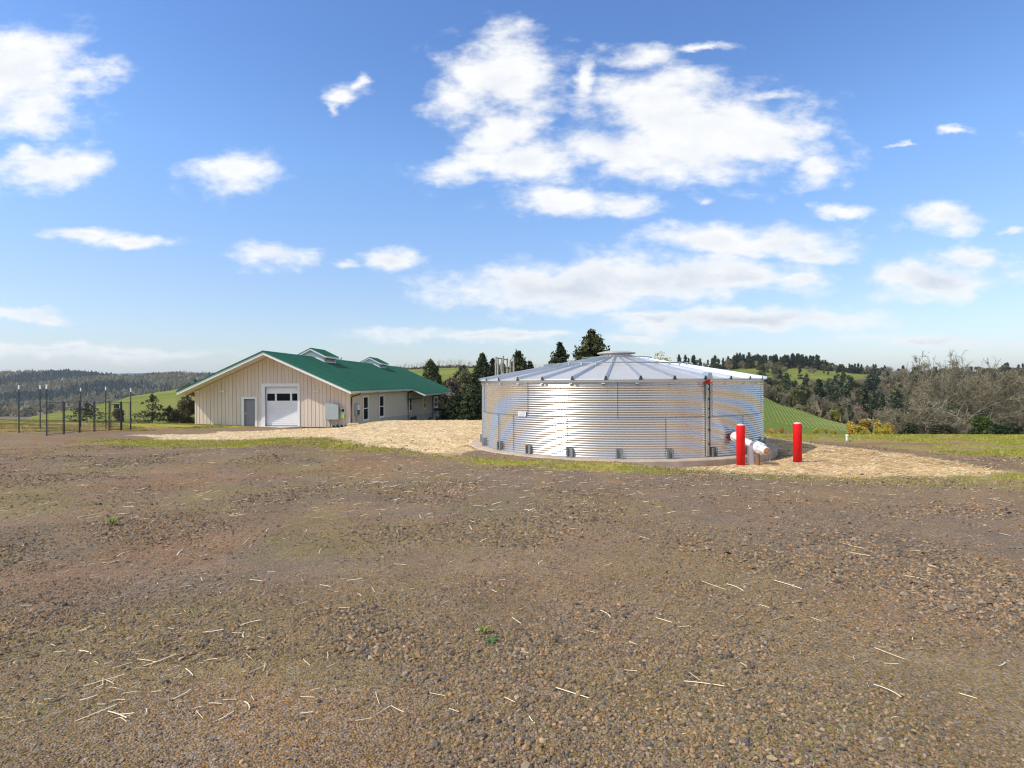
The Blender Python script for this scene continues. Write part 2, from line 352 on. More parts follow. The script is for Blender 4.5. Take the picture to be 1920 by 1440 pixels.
# ------------------------------------------------------------------ terrain
COLS = [  # photo column X, (depth, height above the camera) knots
 (-1200, [(45,-3),(80,-8),(150,-15),(500,-28),(900,-30),(1300,8),(1500,27),(2200,-10),(5500,60),(9000,0)]),
 (0,   [(45,-2.6),(80,-8),(150,-15),(300,-24),(500,-28),(900,-30),(1100,-18),(1300,8),(1500,27),(2200,-10),(5500,100),(9000,0)]),
 (60,  [(45,-2.75),(60,-4.2),(90,-6.6),(150,-7.9),(180,-11),(300,-22),(500,-28),(900,-30),(1100,-18),(1300,10),(1500,29),(2200,-10),(5500,100),(9000,0)]),
 (120, [(45,-2.85),(60,-4),(90,-5.6),(150,-6.4),(180,-9),(300,-20),(500,-28),(900,-30),(1100,-15),(1300,14),(1500,36),(2200,-10),(5500,100),(9000,0)]),
 (175, [(45,-2.9),(60,-3.8),(90,-4.7),(150,-5.0),(185,-8),(300,-20),(500,-28),(900,-30),(1100,-16),(1300,12),(1500,33),(2200,-10),(5500,110),(9000,0)]),
 (240, [(45,-3.0),(60,-4),(90,-4.2),(150,-3.2),(190,-3.4),(225,-7),(400,-22),(900,-29),(1100,-18),(1300,4),(1500,16),(2200,-10),(5500,124),(9000,0)]),
 (330, [(44,-3.0),(60,-4.5),(90,-4.6),(150,-2.2),(200,-.9),(230,-3),(400,-20),(900,-28),(1100,-18),(1300,6),(1500,23),(2200,-10),(5500,130),(9000,0)]),
 (430, [(46,-3.3),(60,-4.8),(90,-6),(150,-3),(230,1.5),(280,0),(400,-10),(900,-20),(1500,23),(2200,-10),(5500,120),(9000,0)]),
 (650, [(46,-3.4),(60,-5),(90,-7),(150,-5),(250,2),(350,8.0),(420,5),(700,-5),(1500,0),(5500,60),(9000,0)]),
 (760, [(44,-3.3),(60,-5),(90,-6.6),(150,-4.5),(200,-1.2),(350,8.6),(390,8.6),(450,4),(700,-5),(1500,0),(5500,40),(9000,0)]),
 (850, [(42,-3.0),(60,-5),(90,-6),(150,-4),(200,-1),(350,10),(390,10),(450,5),(700,-5),(1500,0),(5500,40),(9000,0)]),
 (960, [(40,-2.6),(60,-5),(100,-6),(200,-1),(350,9.5),(390,9.5),(450,5),(700,-5),(5500,40),(9000,0)]),
 (1250,[(36,-2.6),(60,-5),(100,-8),(200,-4),(300,0),(430,10),(480,11),(600,2),(5500,40),(9000,0)]),
 (1431,[(30,-2.75),(45,-5),(80,-9),(110,-9.5),(150,-7),(200,-4.7),(230,-7.5),(260,-6.5),(350,2.5),(450,10.2),(480,11),(600,0),(5500,40),(9000,0)]),
 (1500,[(30,-2.8),(45,-5.5),(80,-9.6),(110,-10.2),(175,-8.3),(200,-11),(250,-9.5),(330,-1),(450,10.8),(480,11.5),(600,0),(5500,40),(9000,0)]),
 (1600,[(30,-2.85),(60,-7.8),(90,-10),(110,-10.7),(150,-11),(180,-14),(230,-13),(300,-6),(400,3),(450,6.4),(480,6.8),(600,-5),(5500,40),(9000,0)]),
 (1700,[(30,-2.9),(60,-8),(120,-15),(200,-17),(300,-8),(450,4.0),(500,4.2),(600,-5),(5500,40),(9000,0)]),
 (1800,[(30,-2.95),(60,-8.5),(120,-16),(200,-18),(300,-8),(450,3.2),(500,4.0),(600,-5),(5500,40),(9000,0)]),
 (1920,[(30,-3.0),(60,-8.5),(120,-16),(200,-18),(300,-7),(450,5),(500,6),(600,-5),(5500,40),(9000,0)]),
 (3300,[(30,-3.2),(60,-8.5),(120,-16),(200,-18),(300,-7),(450,5),(500,6),(600,-5),(5500,40),(9000,0)]),
]
CX = np.array([c[0] for c in COLS], float)
TANK = (3.81, 20.75); TR = 4.9
def hgt(x, y):
    x = np.asarray(x, float); y = np.asarray(y, float)
    r = np.hypot(x, y); az = np.arctan2(x, y); azc = np.clip(az, -1.08, 1.08)
    X = 960 + F * np.tan(azc); d = np.maximum(r * np.cos(azc), 0.01)
    yy = np.clip(y, -25, 70)
    near = -.038 * yy
    pl = -.52 - .004 * (yy - 14)
    m = sst(x, -13, -7) * (1 - sst(x, 9, 12.8)) * sst(yy, 12, 15.5) * (1 - sst(yy, 34.5, 41))
    near = near * (1 - m) + np.maximum(near, pl) * m
    near = near + np.clip((-x - 16) / 24, 0, 1) * .75 * sst(yy, 20, 30)
    near = near + (fbm(x*.45, y*.45, 2, 4) - .5) * .09 + (fbm(x*1.9, y*1.9, 9, 3) - .5) * .03
    near = near - .055 * m * 0
    # low straw-covered heap round the filler pipe
    near = near + .05 * np.exp(-((x-7.2)**2/3.5 + (y-14.6)**2/1.2))
    rt_ = np.hypot(x-TANK[0], y-TANK[1]); near = near - .19*np.exp(-(np.clip(rt_-TR-.4, 0, 9)/.95)**2)*sst(x, 2.5, 4.8)
    vals = np.stack([np.interp(np.log(d), np.log([k[0] for k in c[1]]), [k[1] for k in c[1]]) for c in COLS])
    idx = np.clip(np.searchsorted(CX, X) - 1, 0, len(CX) - 2)
    t = np.clip((X - CX[idx]) / (CX[idx+1] - CX[idx]), 0, 1)
    flat = vals.reshape(len(COLS), -1); ii = idx.ravel(); ar = np.arange(ii.size)
    far = (flat[ii, ar] * (1 - t.ravel()) + flat[ii+1, ar] * t.ravel()).reshape(x.shape) + CAMZ
    far = far + (fbm(x*.0045, y*.0045, 15, 4) - .5) * 34 * sst(d, 850, 1300) * (1 - sst(d, 2000, 3000))
    far = far + (fbm(x*.02, y*.02, 5, 4) - .5) * np.clip(d - 60, 0, 400) * .012 + (fbm(x*.15, y*.15, 6, 3) - .5) * .5 * sst(d, 45, 90)
    E = np.interp(X, [-1200, 0, 367, 900, 1300, 1440, 1920, 3300], [45, 45, 46, 40, 36, 29.5, 29.5, 32])
    w = sst(d, E - 2.5, E + 5)
    return near * (1 - w) + far * w
def hz(x, y): return float(hgt(np.array([x]), np.array([y]))[0])

STRAW_L = [(-1.35,16.6),(-2.8,17.5),(-5.5,20.7),(-8.5,24.2),(-12,27),(-17,27.9),(-20,30.2),(-17.5,32.5),(-18,35),(-16.6,37.5),(-14.6,41.5),(-12.3,43.6),(-8,43.5),(1,43),(3,30),(2,25.5),(-1,22),(-1.4,19)]
STRAW_R = [(3.9,14.3),(5.2,13.3),(7.4,12.5),(9.3,12.3),(11.3,12.9),(11.7,15.2),(12.2,18),(12.4,20.8),(10.9,24.3),(8.6,27.5),(6,29),(6,26),(9.2,22),(9.1,19),(8,17),(6,15.6)]
GRASS_S = [(-20.5,25.2),(-15,22.9),(-11.2,21.4),(-6.7,19.7),(-2.5,16.2),(-.8,14.9),(1.8,13.9),(4.7,12.6),(7.5,11.0),(9.8,10.7),(12.4,11.6),(12.6,13.2),(11.2,13.3),(7.4,12.9),(4.2,14.4),(3,15.3),(0,16.1),(-1.3,16.9),(-5.5,21),(-8.5,24.5),(-12,27.4),(-17,28.2),(-19.5,27.4)]
ROAD_R = [(12.0,12.9),(14.3,11.6),(30,9),(30,12.5),(14.6,15.9),(13.4,19),(13.0,22.6),(11.8,26.0),(11.2,25.6),(12.3,21.5),(12.35,18.5),(11.95,15.8)]
YARD = [(-60,-40),(-34,24),(-27,29.8),(-21.5,34.6),(-20.4,41),(-19.8,47),(-11.9,46),(-12,43.5),(2,43),(14,24),(13.3,16),(40,8),(60,-40)]
def masks(x, y):
    n1 = (fbm(x*.8, y*.8, 21, 4) - .5); n2 = (fbm(x*2.6, y*2.6, 31, 3) - .5); n3 = fbm(x*.22, y*.22, 41, 4)
    straw = np.maximum(sst(poly_sd(x, y, STRAW_L) + n1*1.6 + n2*.7, -.25, .35), sst(poly_sd(x, y, STRAW_R) + n1*.9 + n2*.5, -.15, .3))
    patch = .32 + .68*sst(fbm(x*.55, y*1.1, 51, 4) + .08*sst(-x, 0, 6), .42, .58)
    wk = 1 - .2*sst(x, -.5, 2)
    grass = sst(poly_sd(x, y, GRASS_S) + n1*1.3 + n2*.5, -.3, .5) * patch * wk
    road = sst(poly_sd(x, y, ROAD_R) + n2*.2, -.15, .15)
    yard = sst(poly_sd(x, y, YARD) + n1*1.2, -.4, .4)
    yard = np.maximum(yard, road)
    grass = np.maximum(grass, (1 - yard))
    grass = grass * (1 - straw)
    return straw, grass, yard
def zones(x, y):
    """albedo by place"""
    straw, grass, yard = masks(x, y)
    r = np.hypot(x, y); az = np.clip(np.arctan2(x, y), -1.08, 1.08); X = 960 + F*np.tan(az); d = r*np.cos(az)
    n = fbm(x*.3, y*.3, 61, 5); n2 = fbm(x*.06, y*.06, 62, 4); n3 = fbm(x*1.4, y*1.4, 63, 4)
    def mixc(a, b, t): return a*(1-t)[..., None] + b*t[..., None]
    one = np.ones(x.shape + (3,))
    gravel = one*np.array([.335,.225,.125])
    gravel = mixc(gravel, one*np.array([.290,.208,.135]), sst(n, .4, .62))
    gravel = mixc(gravel, one*np.array([.375,.228,.110]), .6*sst(n3, .5, .68))
    # mossy and reddish drifts, stronger at the left
    gravel = mixc(gravel, one*np.array([.31,.26,.09]), .5*sst(fbm(x*.55, y*.55, 71, 4), .5, .66)*(.4+.6*sst(-x, -2, 4)))
    gravel = mixc(gravel, one*np.array([.36,.19,.09]), .4*sst(fbm(x*.5+3, y*.5, 72, 4), .55, .7)*(.3+.7*sst(-x, 0, 5)))
    green = one*np.array([.34,.34,.045])
    green = mixc(green, one*np.array([.44,.36,.09]), sst(n3, .42, .6))
    green = mixc(green, one*np.array([.33,.23,.12]), .8*sst(fbm(x*.7, y*.35, 75, 4), .50, .62))
    green = mixc(green, one*np.array([.28,.22,.10]), .6*sst(fbm(x*1.3, y*.5, 76, 4), .47, .6)*(x > 9))
    # bare reddish soil: by the fence and on the right-hand field
    red = sst(-x, 15, 19)*(1 - sst(y, 36, 42))*sst(fbm(x*.5, y*.5, 77, 4), .36, .56)
    green = mixc(green, one*np.array([.30,.17,.09]), red*.85)
    rp = np.exp(-(((x-15.4)/2.6)**2 + ((y-22.6)/.9)**2)) + .8*np.exp(-(((x-11.6)/1.6)**2 + ((y-26)/.8)**2))
    green = mixc(green, one*np.array([.28,.17,.11]), np.clip(rp*1.4, 0, .9)*sst(n3, .3, .5))
    meadow = mixc(one*np.array([.15,.18,.040]), one*np.array([.21,.21,.055]), sst(n2, .38, .6))
    wood = one*np.array([.17,.135,.07])
    wood = mixc(wood, one*np.array([.19,.18,.06]), sst(n2, .45, .6))
    w_far = sst(d, 34, 60)
    base = mixc(green, meadow, w_far)
    # woodland floor: right slope between vineyard and meadow, far hills
    edge = np.interp(X, [1250,1431,1500,1600,1700,1920], [150,203,178,153,60,50])
    top = np.interp(X, [1250,1431,1460,1500,1560,1630,1700,1920], [440,310,300,285,295,345,460,480])
    wr = sst(d, edge-2, edge+4)*(1 - sst(d, top-8, top+8))*(X > 1240)
    wr = np.maximum(wr, (X > 1400)*sst(d, 462, 475))
    wr = np.maximum(wr, (X > 1640)*sst(d, 40, 55))
    base = mixc(base, wood, np.clip(wr, 0, 1))
    lf = sst(d, 880, 960)*(X < 700); base = mixc(base, one*np.array([.075,.075,.05]), lf)
    fld = (X < 350)*sst(d, 230, 260)*(1 - sst(d, 860, 900)); base = mixc(base, mixc(one*np.array([.15,.19,.07]), one*np.array([.20,.15,.11]), sst(vn(x*.008, y*.014, 5), .4, .55)), fld)
    # tractor path on the left green slope
    # vineyard slope
    vy = (X > 1380)*(X < 1720)*sst(d, 88, 96)*(1-sst(d, edge-3, edge))
    base = mixc(base, one*np.array([.14,.185,.040]), vy)
    vb = (X > 1380)*(X < 1580)*sst(d, 75, 85)*(1-sst(d, 112, 124)); base = mixc(base, mixc(one*np.array([.14,.15,.035]), one*np.array([.20,.13,.07]), sst(n, .42, .6)), .8*vb)
    strawc = mixc(one*np.array([.83,.67,.41]), one*np.array([.72,.52,.29]), .8*sst(n3, .45, .62))
    strawc = mixc(strawc, one*np.array([.40,.27,.16]), .6*sst(fbm(x*2.2, y*1.1, 81, 4), .57, .68))
    dR = (x > 5)*sst(y, 15, 16)*(1-sst(y, 22, 24))*(1-sst(x, 10, 12)); strawc = mixc(strawc, one*np.array([.40,.27,.165]), .4*dR*sst(n3, .3, .55))
    col = mixc(base, gravel, yard)
    col = mixc(col, green, np.clip(grass*yard, 0, 1))
    col = mixc(col, strawc, straw)
    return col, straw, grass, yard

def ground_material():
    m = bpy.data.materials.new('ground'); m.use_nodes = True; nt = m.node_tree; N = nt.nodes; L = nt.links; b = N['Principled BSDF']
    b.inputs['Roughness'].default_value = .95; b.inputs['Specular IOR Level'].default_value = .06
    tc = N.new('ShaderNodeTexCoord').outputs['Object']
    col = N.new('ShaderNodeAttribute'); col.attribute_name = 'col'
    msk = N.new('ShaderNodeAttribute'); msk.attribute_name = 'msk'
    sp = N.new('ShaderNodeSeparateColor'); L.new(msk.outputs['Color'], sp.inputs[0])
    def math_(op, a, bb, clamp=False):
        n = N.new('ShaderNodeMath'); n.operation = op; n.use_clamp = clamp
        for i, v in enumerate((a, bb)):
            if isinstance(v, bpy.types.NodeSocket): L.new(v, n.inputs[i])
            else: n.inputs[i].default_value = v
        return n.outputs[0]
    def mapr(v, a, bb, c, d):
        n = N.new('ShaderNodeMapRange'); L.new(v, n.inputs[0])
        for i, q in enumerate((a, bb, c, d)): n.inputs[i+1].default_value = q
        return n.outputs[0]
    def vor(scale):
        v = N.new('ShaderNodeTexVoronoi'); v.inputs['Scale'].default_value = scale; v.inputs['Randomness'].default_value = 1; L.new(tc, v.inputs['Vector']); return v
    v1 = vor(88); v2 = vor(40)
    n1 = N.new('ShaderNodeTexNoise'); n1.inputs['Scale'].default_value = 9; n1.inputs['Detail'].default_value = 10; n1.inputs['Roughness'].default_value = .75; L.new(tc, n1.inputs['Vector'])
    n2 = N.new('ShaderNodeTexNoise'); n2.inputs['Scale'].default_value = 1.2; n2.inputs['Detail'].default_value = 6; L.new(tc, n2.inputs['Vector'])
    s1 = N.new('ShaderNodeSeparateColor'); L.new(v1.outputs['Color'], s1.inputs[0])
    s2 = N.new('ShaderNodeSeparateColor'); L.new(v2.outputs['Color'], s2.inputs[0])
    stones = math_('MULTIPLY', mapr(s1.outputs[0], 0, 1, .72, 1.25), mapr(s2.outputs[1], 0, 1, .85, 1.15))
    crack = mapr(v1.outputs['Distance'], .0, .9, 1.12, .62)
    stones = math_('MULTIPLY', stones, crack)
    fine = mapr(n1.outputs[0], .3, .7, .62, 1.38)
    gmix = N.new('ShaderNodeMix'); L.new(sp.outputs[0], gmix.inputs[0]); L.new(fine, gmix.inputs[2]); L.new(math_('MULTIPLY', stones, mapr(n1.outputs[0], .3, .7, .85, 1.15)), gmix.inputs[3])
    val = math_('MULTIPLY', gmix.outputs[0], mapr(n2.outputs[0], .3, .7, .9, 1.1))
    # crushed rock leans from brown to blue-grey stone by stone
    hs = N.new('ShaderNodeHueSaturation'); L.new(col.outputs['Color'], hs.inputs['Color']); L.new(val, hs.inputs['Value'])
    sat = N.new('ShaderNodeMix'); L.new(sp.outputs[0], sat.inputs[0]); sat.inputs[2].default_value = 1.05; L.new(mapr(s1.outputs[1], 0, 1, .55, 1.3), sat.inputs[3]); L.new(sat.outputs[0], hs.inputs['Saturation'])
    L.new(hs.outputs[0], b.inputs['Base Color'])
    h = math_('ADD', math_('MULTIPLY', v1.outputs['Distance'], -.6), math_('MULTIPLY', n1.outputs[0], 1.2))
    bp = N.new('ShaderNodeBump'); bp.inputs['Strength'].default_value = .9; bp.inputs['Distance'].default_value = .02; L.new(h, bp.inputs['Height']); L.new(bp.outputs[0], b.inputs['Normal'])
    return m
M['ground'] = ground_material()
def build_ground():
    a1 = np.linspace(-47, 47, 620); a2 = np.linspace(47, 313, 90)[1:-1]
    ang = np.radians(np.concatenate([a1, a2])); na = len(ang)
    rr = np.concatenate([np.geomspace(.6, 60, 330), np.geomspace(60, 600, 150)[1:], np.geomspace(600, 9500, 70)[1:]])
    A, Rr = np.meshgrid(ang, rr, indexing='ij')
    x = (np.sin(A)*Rr).T; y = (np.cos(A)*Rr).T     # rows = rings
    z = hgt(x, y)
    col, straw, grass, yard = zones(x, y)
    # level the bed under the tank's foundation
    rt = np.hypot(x-TANK[0], y-TANK[1]); z = np.where(rt < TR+.1, np.minimum(z, -.62), z)
    nr = len(rr)
    V = np.stack([x, y, z], -1).reshape(-1, 3)
    i = np.arange(nr-1)[:, None]; j = np.arange(na)[None, :]; j2 = (j+1) % na
    T = np.stack([i*na+j, (i+1)*na+j, (i+1)*na+j2, i*na+j2], -1).reshape(-1, 4)
    T = T[:, ::-1]
    gm = np.clip(yard*(1-grass)*(1-straw), 0, 1)*(1 - sst(np.hypot(x, y), 60, 90))
    cen = len(V); V = np.vstack([V, [[0, 0, hz(0.01, 0.01)]]])
    ca = np.vstack([col.reshape(-1, 3), col.reshape(-1, 3)[:1]])
    mk = np.stack([gm, straw, grass], -1).reshape(-1, 3); mk = np.vstack([mk, mk[:1]])
    me = np_mesh('ground', V, T, M['ground'], True, {'col': ca, 'msk': mk})
    o = link('ground', me); tag(o, 'brown gravel yard, straw-covered banks and green fields running off to the hills', kind='structure')
    # the disc under the tripod
    b = MB(); b.v = [tuple(p) for p in V[:na]] + [tuple(V[cen])]; b.f = [(k, (k+1) % na, na) for k in range(na)]
    me2 = b.mesh('gravel_patch', M['ground'])
    a = me2.color_attributes.new('col', 'FLOAT_COLOR', 'POINT'); c4 = np.ones((na+1, 4), np.float32); c4[:, :3] = ca[0]; a.data.foreach_set('color', c4.ravel())
    a = me2.color_attributes.new('msk', 'FLOAT_COLOR', 'POINT'); c4[:, :3] = (1, 0, 0); a.data.foreach_set('color', c4.ravel())
    o2 = link('gravel_ground', me2); tag(o2, 'gravel underfoot in front of the yard', kind='structure')
build_ground()

# haze: one closed box of thin air
def build_haze():
    m = bpy.data.materials.new('haze'); m.use_nodes = True; nt = m.node_tree
    for n in list(nt.nodes): nt.nodes.remove(n)
    v = nt.nodes.new('ShaderNodeVolumePrincipled'); v.inputs['Color'].default_value = (.72,.82,.95,1); v.inputs['Density'].default_value = 0.95e-4
    v.inputs['Anisotropy'].default_value = 0.2
    o = nt.nodes.new('ShaderNodeOutputMaterial'); nt.links.new(v.outputs[0], o.inputs['Volume'])
    b = MB(); b.box(-12000, 12000, -12000, 12000, -42, 190)
    ob = b.build('haze', m); tag(ob, 'thin bluish haze over the valley and hills', kind='stuff')
build_haze()

# ------------------------------------------------------------------ barn
YAW = R(3.0); BO = Vector((-24.68, 44.4, 0.0))
bu = Vector((math.sin(YAW), math.cos(YAW), 0)); bv = Vector((math.cos(YAW), -math.sin(YAW), 0))
def on_front(X, Y, t=0.0):      # front wall plane -> (s, z)
    d0 = P(X, Y, 1.0) - Vector((0, 0, CAMZ)); o = Vector((0, 0, CAMZ)) - (BO + bu*t)
    k = -o.dot(bu) / d0.dot(bu); p = Vector((0, 0, CAMZ)) + d0*k - BO
    return p.dot(bv), p.z
def on_side(X, Y, s=12.2):
    d0 = P(X, Y, 1.0) - Vector((0, 0, CAMZ)); o = Vector((0, 0, CAMZ)) - (BO + bv*s)
    k = -o.dot(bv) / d0.dot(bv); p = Vector((0, 0, CAMZ)) + d0*k - BO
    return p.dot(bu), p.z
SL = .446; RS = 6.1; ZR = 2.56 + CAMZ; T0 = -1.4; T1 = 40.3; WS = 12.2; EV = 6.7
def ztop(s): return ZR - SL*abs(s - RS)
def build_barn():
    B = empty('barn', BO, -YAW)
    tag(B, 'long tan barn with green metal roof, two roof vents and white garage door', 'barn')
    base = hz(-20, 43.5) - .1
    gs0 = on_front(491, 760)[0]; gs1 = on_front(562.8, 760)[0]; gz = on_front(525, 719)[1]
    gi0 = on_front(497.5, 760)[0]; gi1 = on_front(558.5, 760)[0]; giz = on_front(525, 725)[1]; gb = on_front(525, 799)[1]
    ds0 = on_front(453.7, 770)[0]; ds1 = on_front(482.5, 770)[0]; dz = on_front(468, 744)[1]
    di0 = on_front(458, 770)[0]; di1 = on_front(478.8, 770)[0]; diz = on_front(468, 748)[1]
    def ws_top(s): return ztop(s) - .27
    def prism(mb, s0, s1, zb, t0, t1, topf=ws_top, zt=None):
        a, b_ = (topf(s0), topf(s1)) if zt is None else (zt, zt)
        mb.hexa([(s0,t0,zb),(s1,t0,zb),(s1,t1,zb),(s0,t1,zb)], [(s0,t0,a),(s1,t0,b_),(s1,t1,b_),(s0,t1,a)])
    # walls
    w = MB()
    br = [0, di0, di1, RS, gi0, gi1, WS] if gi0 > RS else [0, di0, di1, gi0, RS, gi1, WS]
    for a, b_ in zip(br[:-1], br[1:]):
        mid = (a+b_)/2; zb = base - .6
        if di0 - 1e-4 <= mid <= di1: zb = diz
        if gi0 - 1e-4 <= mid <= gi1: zb = giz
        prism(w, a, b_, zb, 0.0, .2)
    w.box(0, .2, .2, 37.6, -5.6, ztop(0)-.3)
    w.box(0, WS, 37.4, 37.6, -5.6, ztop(0)-.3)
    prism(w, 0, RS, ztop(0)-.3, 37.41, 37.59); prism(w, RS, WS, ztop(0)-.3, 37.41, 37.59)
    w.build('wall', M['siding_dark'], B)
    # gable boards, one by one
    n = 41; bw = WS/n
    for i in range(n):
        s0 = i*bw + .008; s1 = (i+1)*bw - .008; mid = (s0+s1)/2; zb = base
        if ds0+.04 < mid < ds1-.04: zb = dz
        if gs0+.04 < mid < gs1-.04: zb = gz
        mb = MB()
        if s0 < RS < s1:
            prism(mb, s0, RS, zb, -.028, -.003); prism(mb, RS, s1, zb, -.028, -.003)
        else: prism(mb, s0, s1, zb, -.028, -.003)
        # batten over the joint
        if not (ds0 < s1 < ds1 or gs0 < s1 < gs1): prism(mb, s1-.03, s1+.002, zb+.002, -.044, -.0285)
        mb.build('siding_board', M['siding'], B)
    # side wall of narrow boards (foreshortened), windows cut by frames in front
    sb = MB(); sb.box(WS-.2, WS, .2, 37.4, -5.6, ztop(WS)-.3); sb.build('side_wall', M['siding'], B)
    st = MB(); k = 0; t = .02
    while t < 37.5:
        st.box(WS+.003, WS+.022, t, t+.05, -1.55 - .03*t if t > 8 else base, ztop(WS)-.2); t += .3
    tag(st.build('siding_batten', M['siding'], B), kind='stuff')
    fd = MB(); fd.hexa([(WS+.004,9,-5.6),(WS+.06,9,-5.6),(WS+.06,37.6,-5.6),(WS+.004,37.6,-5.6)], [(WS+.004,9,-1.45),(WS+.06,9,-1.45),(WS+.06,37.6,-2.35),(WS+.004,37.6,-2.35)])
    fd.build('foundation', M['found'], B)
    MB().box(WS-.02, WS+.05, -.055, .06, base, ztop(WS)-.32).build('corner_board', M['siding'], B); MB().box(-.05, .06, -.05, .05, base, ztop(0)-.32).build('corner_board', M['siding'], B)
    # basement openings
    for (x0, x1, y0, y1) in ((767.5,780,781,789),(802,808,782,787),(816,820,779.5,784.5)):
        t0, z1 = on_side(x0, y0); t1, z0 = on_side(x1, y1)
        MB().box(WS+.05, WS+.075, t0, t1, z0-.3, on_side((x0+x1)/2, (y0+y0)/2+.5)[1]).build('basement_window', M['black'], B)
    # ---- roof
    def slope_slab(mb, sA, sB, ta, tb, zoff_top, zoff_bot):   # sA..sB on one side
        zA, zB = ztop(sA), ztop(sB)
        mb.hexa([(sA,ta,zA+zoff_bot),(sB,ta,zB+zoff_bot),(sB,tb,zB+zoff_bot),(sA,tb,zA+zoff_bot)],
                [(sA,ta,zA+zoff_top),(sB,ta,zB+zoff_top),(sB,tb,zB+zoff_top),(sA,tb,zA+zoff_top)])
    L0, R0, RX = RS-EV, RS+EV, RS+EV+1.35; TX = 19.0
    rf = MB(); slope_slab(rf, L0-.03, RS, T0-.03, T1+.03, 0, -.035); slope_slab(rf, RS, R0+.03, T0-.03, T1+.03, 0, -.035)
    slope_slab(rf, R0+.031, RX+.03, TX-.03, T1+.03, 0, -.035)
    rf.build('roof', M['green_roof'], B)
    so = MB(); slope_slab(so, L0, RS, T0+.04, T1-.04, -.04, -.24); slope_slab(so, RS, R0, T0+.04, T1-.04, -.04, -.2); slope_slab(so, R0+.001, RX, TX+.04, T1-.04, -.04, -.2)
    so.build('soffit', M['soffit'], B)
    # ribs of the metal roof
    rb = MB(); t = T0
    while t < T1:
        slope_slab(rb, RS+.12, R0+.03 if t < TX-.05 else RX+.03, t, t+.10, .07, .001)
        slope_slab(rb, L0-.03, RS-.12, t, t+.10, .07, .001); t += .46
    tag(rb.build('roof_rib', M['green_roof'], B), kind='stuff')
    rc = MB(); 
    for sg in (-1, 1):
        a, b_ = (RS-.16, RS) if sg < 0 else (RS, RS+.16)
        slope_slab(rc, a, b_, T0-.05, T1+.05, .055, .035)
    rc.build('ridge_cap', M['green_roof'], B)
    # rakes: white fascia with a green edge flashing
    for (a, b_, ta) in ((L0, RS, T0), (RS, R0, T0), (R0, RX, TX)):
        f = MB(); slope_slab(f, a, b_, ta-.012, ta+.035, -.045, -.27); f.build('fascia', M['white'], B)
        f = MB(); slope_slab(f, a, b_, ta-.05, ta-.031, .03, -.07); f.build('rake_flashing', M['green_roof'], B)
    f = MB(); slope_slab(f, L0, RS, T1-.03, T1+.02, -.045, -.27); slope_slab(f, RS, RX, T1-.03, T1+.02, -.045, -.27); f.build('fascia', M['white'], B)
    def gutter(s, ta, tb):
        z = ztop(s) - .05; g = MB()
        g.add([(s,ta,z-.16),(s+.10,ta,z-.16),(s+.14,ta,z),(s+.125,ta,z),(s+.09,ta,z-.145),(s,ta,z-.145),
               (s,tb,z-.16),(s+.10,tb,z-.16),(s+.14,tb,z),(s+.125,tb,z),(s+.09,tb,z-.145),(s,tb,z-.145)],
              [(0,1,7,6),(1,2,8,7),(2,3,9,8),(3,4,10,9),(4,5,11,10),(5,0,6,11),(5,4,3,2,1,0),(6,7,8,9,10,11)])
        g.box(s-.03, s-.002, ta, tb, z-.2, z+.0)
        g.build('gutter', M['gutter'], B)
    gutter(R0, T0, TX-.04); gutter(RX, TX, T1)
    # rafter tails
    for t in (1.0, 5.9, 10.5, 15.4):
        r_ = MB(); r_.hexa([(WS+.01,t,ztop(WS)-.55),(R0-.06,t,ztop(R0)-.30),(R0-.06,t+.14,ztop(R0)-.30),(WS+.01,t+.14,ztop(WS)-.55)],
                           [(WS+.01,t,ztop(WS)-.21),(R0-.06,t,ztop(R0)-.21),(R0-.06,t+.14,ztop(R0)-.21),(WS+.01,t+.14,ztop(WS)-.21)])
        r_.build('rafter_tail', M['rafter'], B)
    for t in (23.5, 28.5, 33.5, 38.5):
        r_ = MB(); r_.hexa([(WS+.01,t,ztop(WS)-.45),(RX-.06,t,ztop(RX)-.30),(RX-.06,t+.14,ztop(RX)-.30),(WS+.01,t+.14,ztop(WS)-.45)],
                           [(WS+.01,t,ztop(WS)-.21),(RX-.06,t,ztop(RX)-.21),(RX-.06,t+.14,ztop(RX)-.21),(WS+.01,t+.14,ztop(WS)-.21)])
        r_.build('rafter_tail', M['rafter'], B)
    r_ = MB(); r_.hexa([(L0+.06,.05,ztop(L0)-.30),(-.01,.05,ztop(0)-.75),(-.01,.19,ztop(0)-.75),(L0+.06,.19,ztop(L0)-.30)],
                       [(L0+.06,.05,ztop(L0)-.25),(-.01,.05,ztop(0)-.25),(-.01,.19,ztop(0)-.25),(L0+.06,.19,ztop(L0)-.25)]); r_.build('rafter_tail', M['rafter'], B)
    # downspouts
    zg = ztop(R0) - .2
    d = MB(); d.tube([(R0+.08,.55,zg),(R0+.02,.5,zg-.12),(WS+.1,.25,zg-.28),(WS+.09,.22,zg-.5),(WS+.09,.22,base+.02)], .05, 8); d.build('downspout', M['dark'], B)
    zx = ztop(RX) - .2
    d = MB(); d.tube([(R0+.08,TX-.25,zg),(WS+.14,TX-.35,zg-.28),(WS+.14,TX-.4,zg-.5),(WS+.14,TX-.4,-4.0)], .075, 8); d.build('downspout', M['dark'], B)
    d = MB(); d.tube([(RX+.05,TX+.2,zx),(RX-.05,TX+.1,zx-.22),(WS+.16,TX-.3,zx-.42)], .07, 8); d.build('downspout', M['dark'], B)
    tt, zz = on_side(811.5, 760, WS+.2); 
    d = MB(); d.tube([(RX+.05,tt+1.5,zx),(WS+.25,tt+.2,zx-.3),(WS+.2,tt,zx-.5),(WS+.2,tt,-4.2)], .085, 8); d.build('downspout', M['dark'], B)
    ta, za = on_side(813, 766); tb, zb = on_side(822, 770)
    MB().box(WS+.07, WS+1.3, ta, 37.0, za-.3, za).build('deck', M['dark'], B)
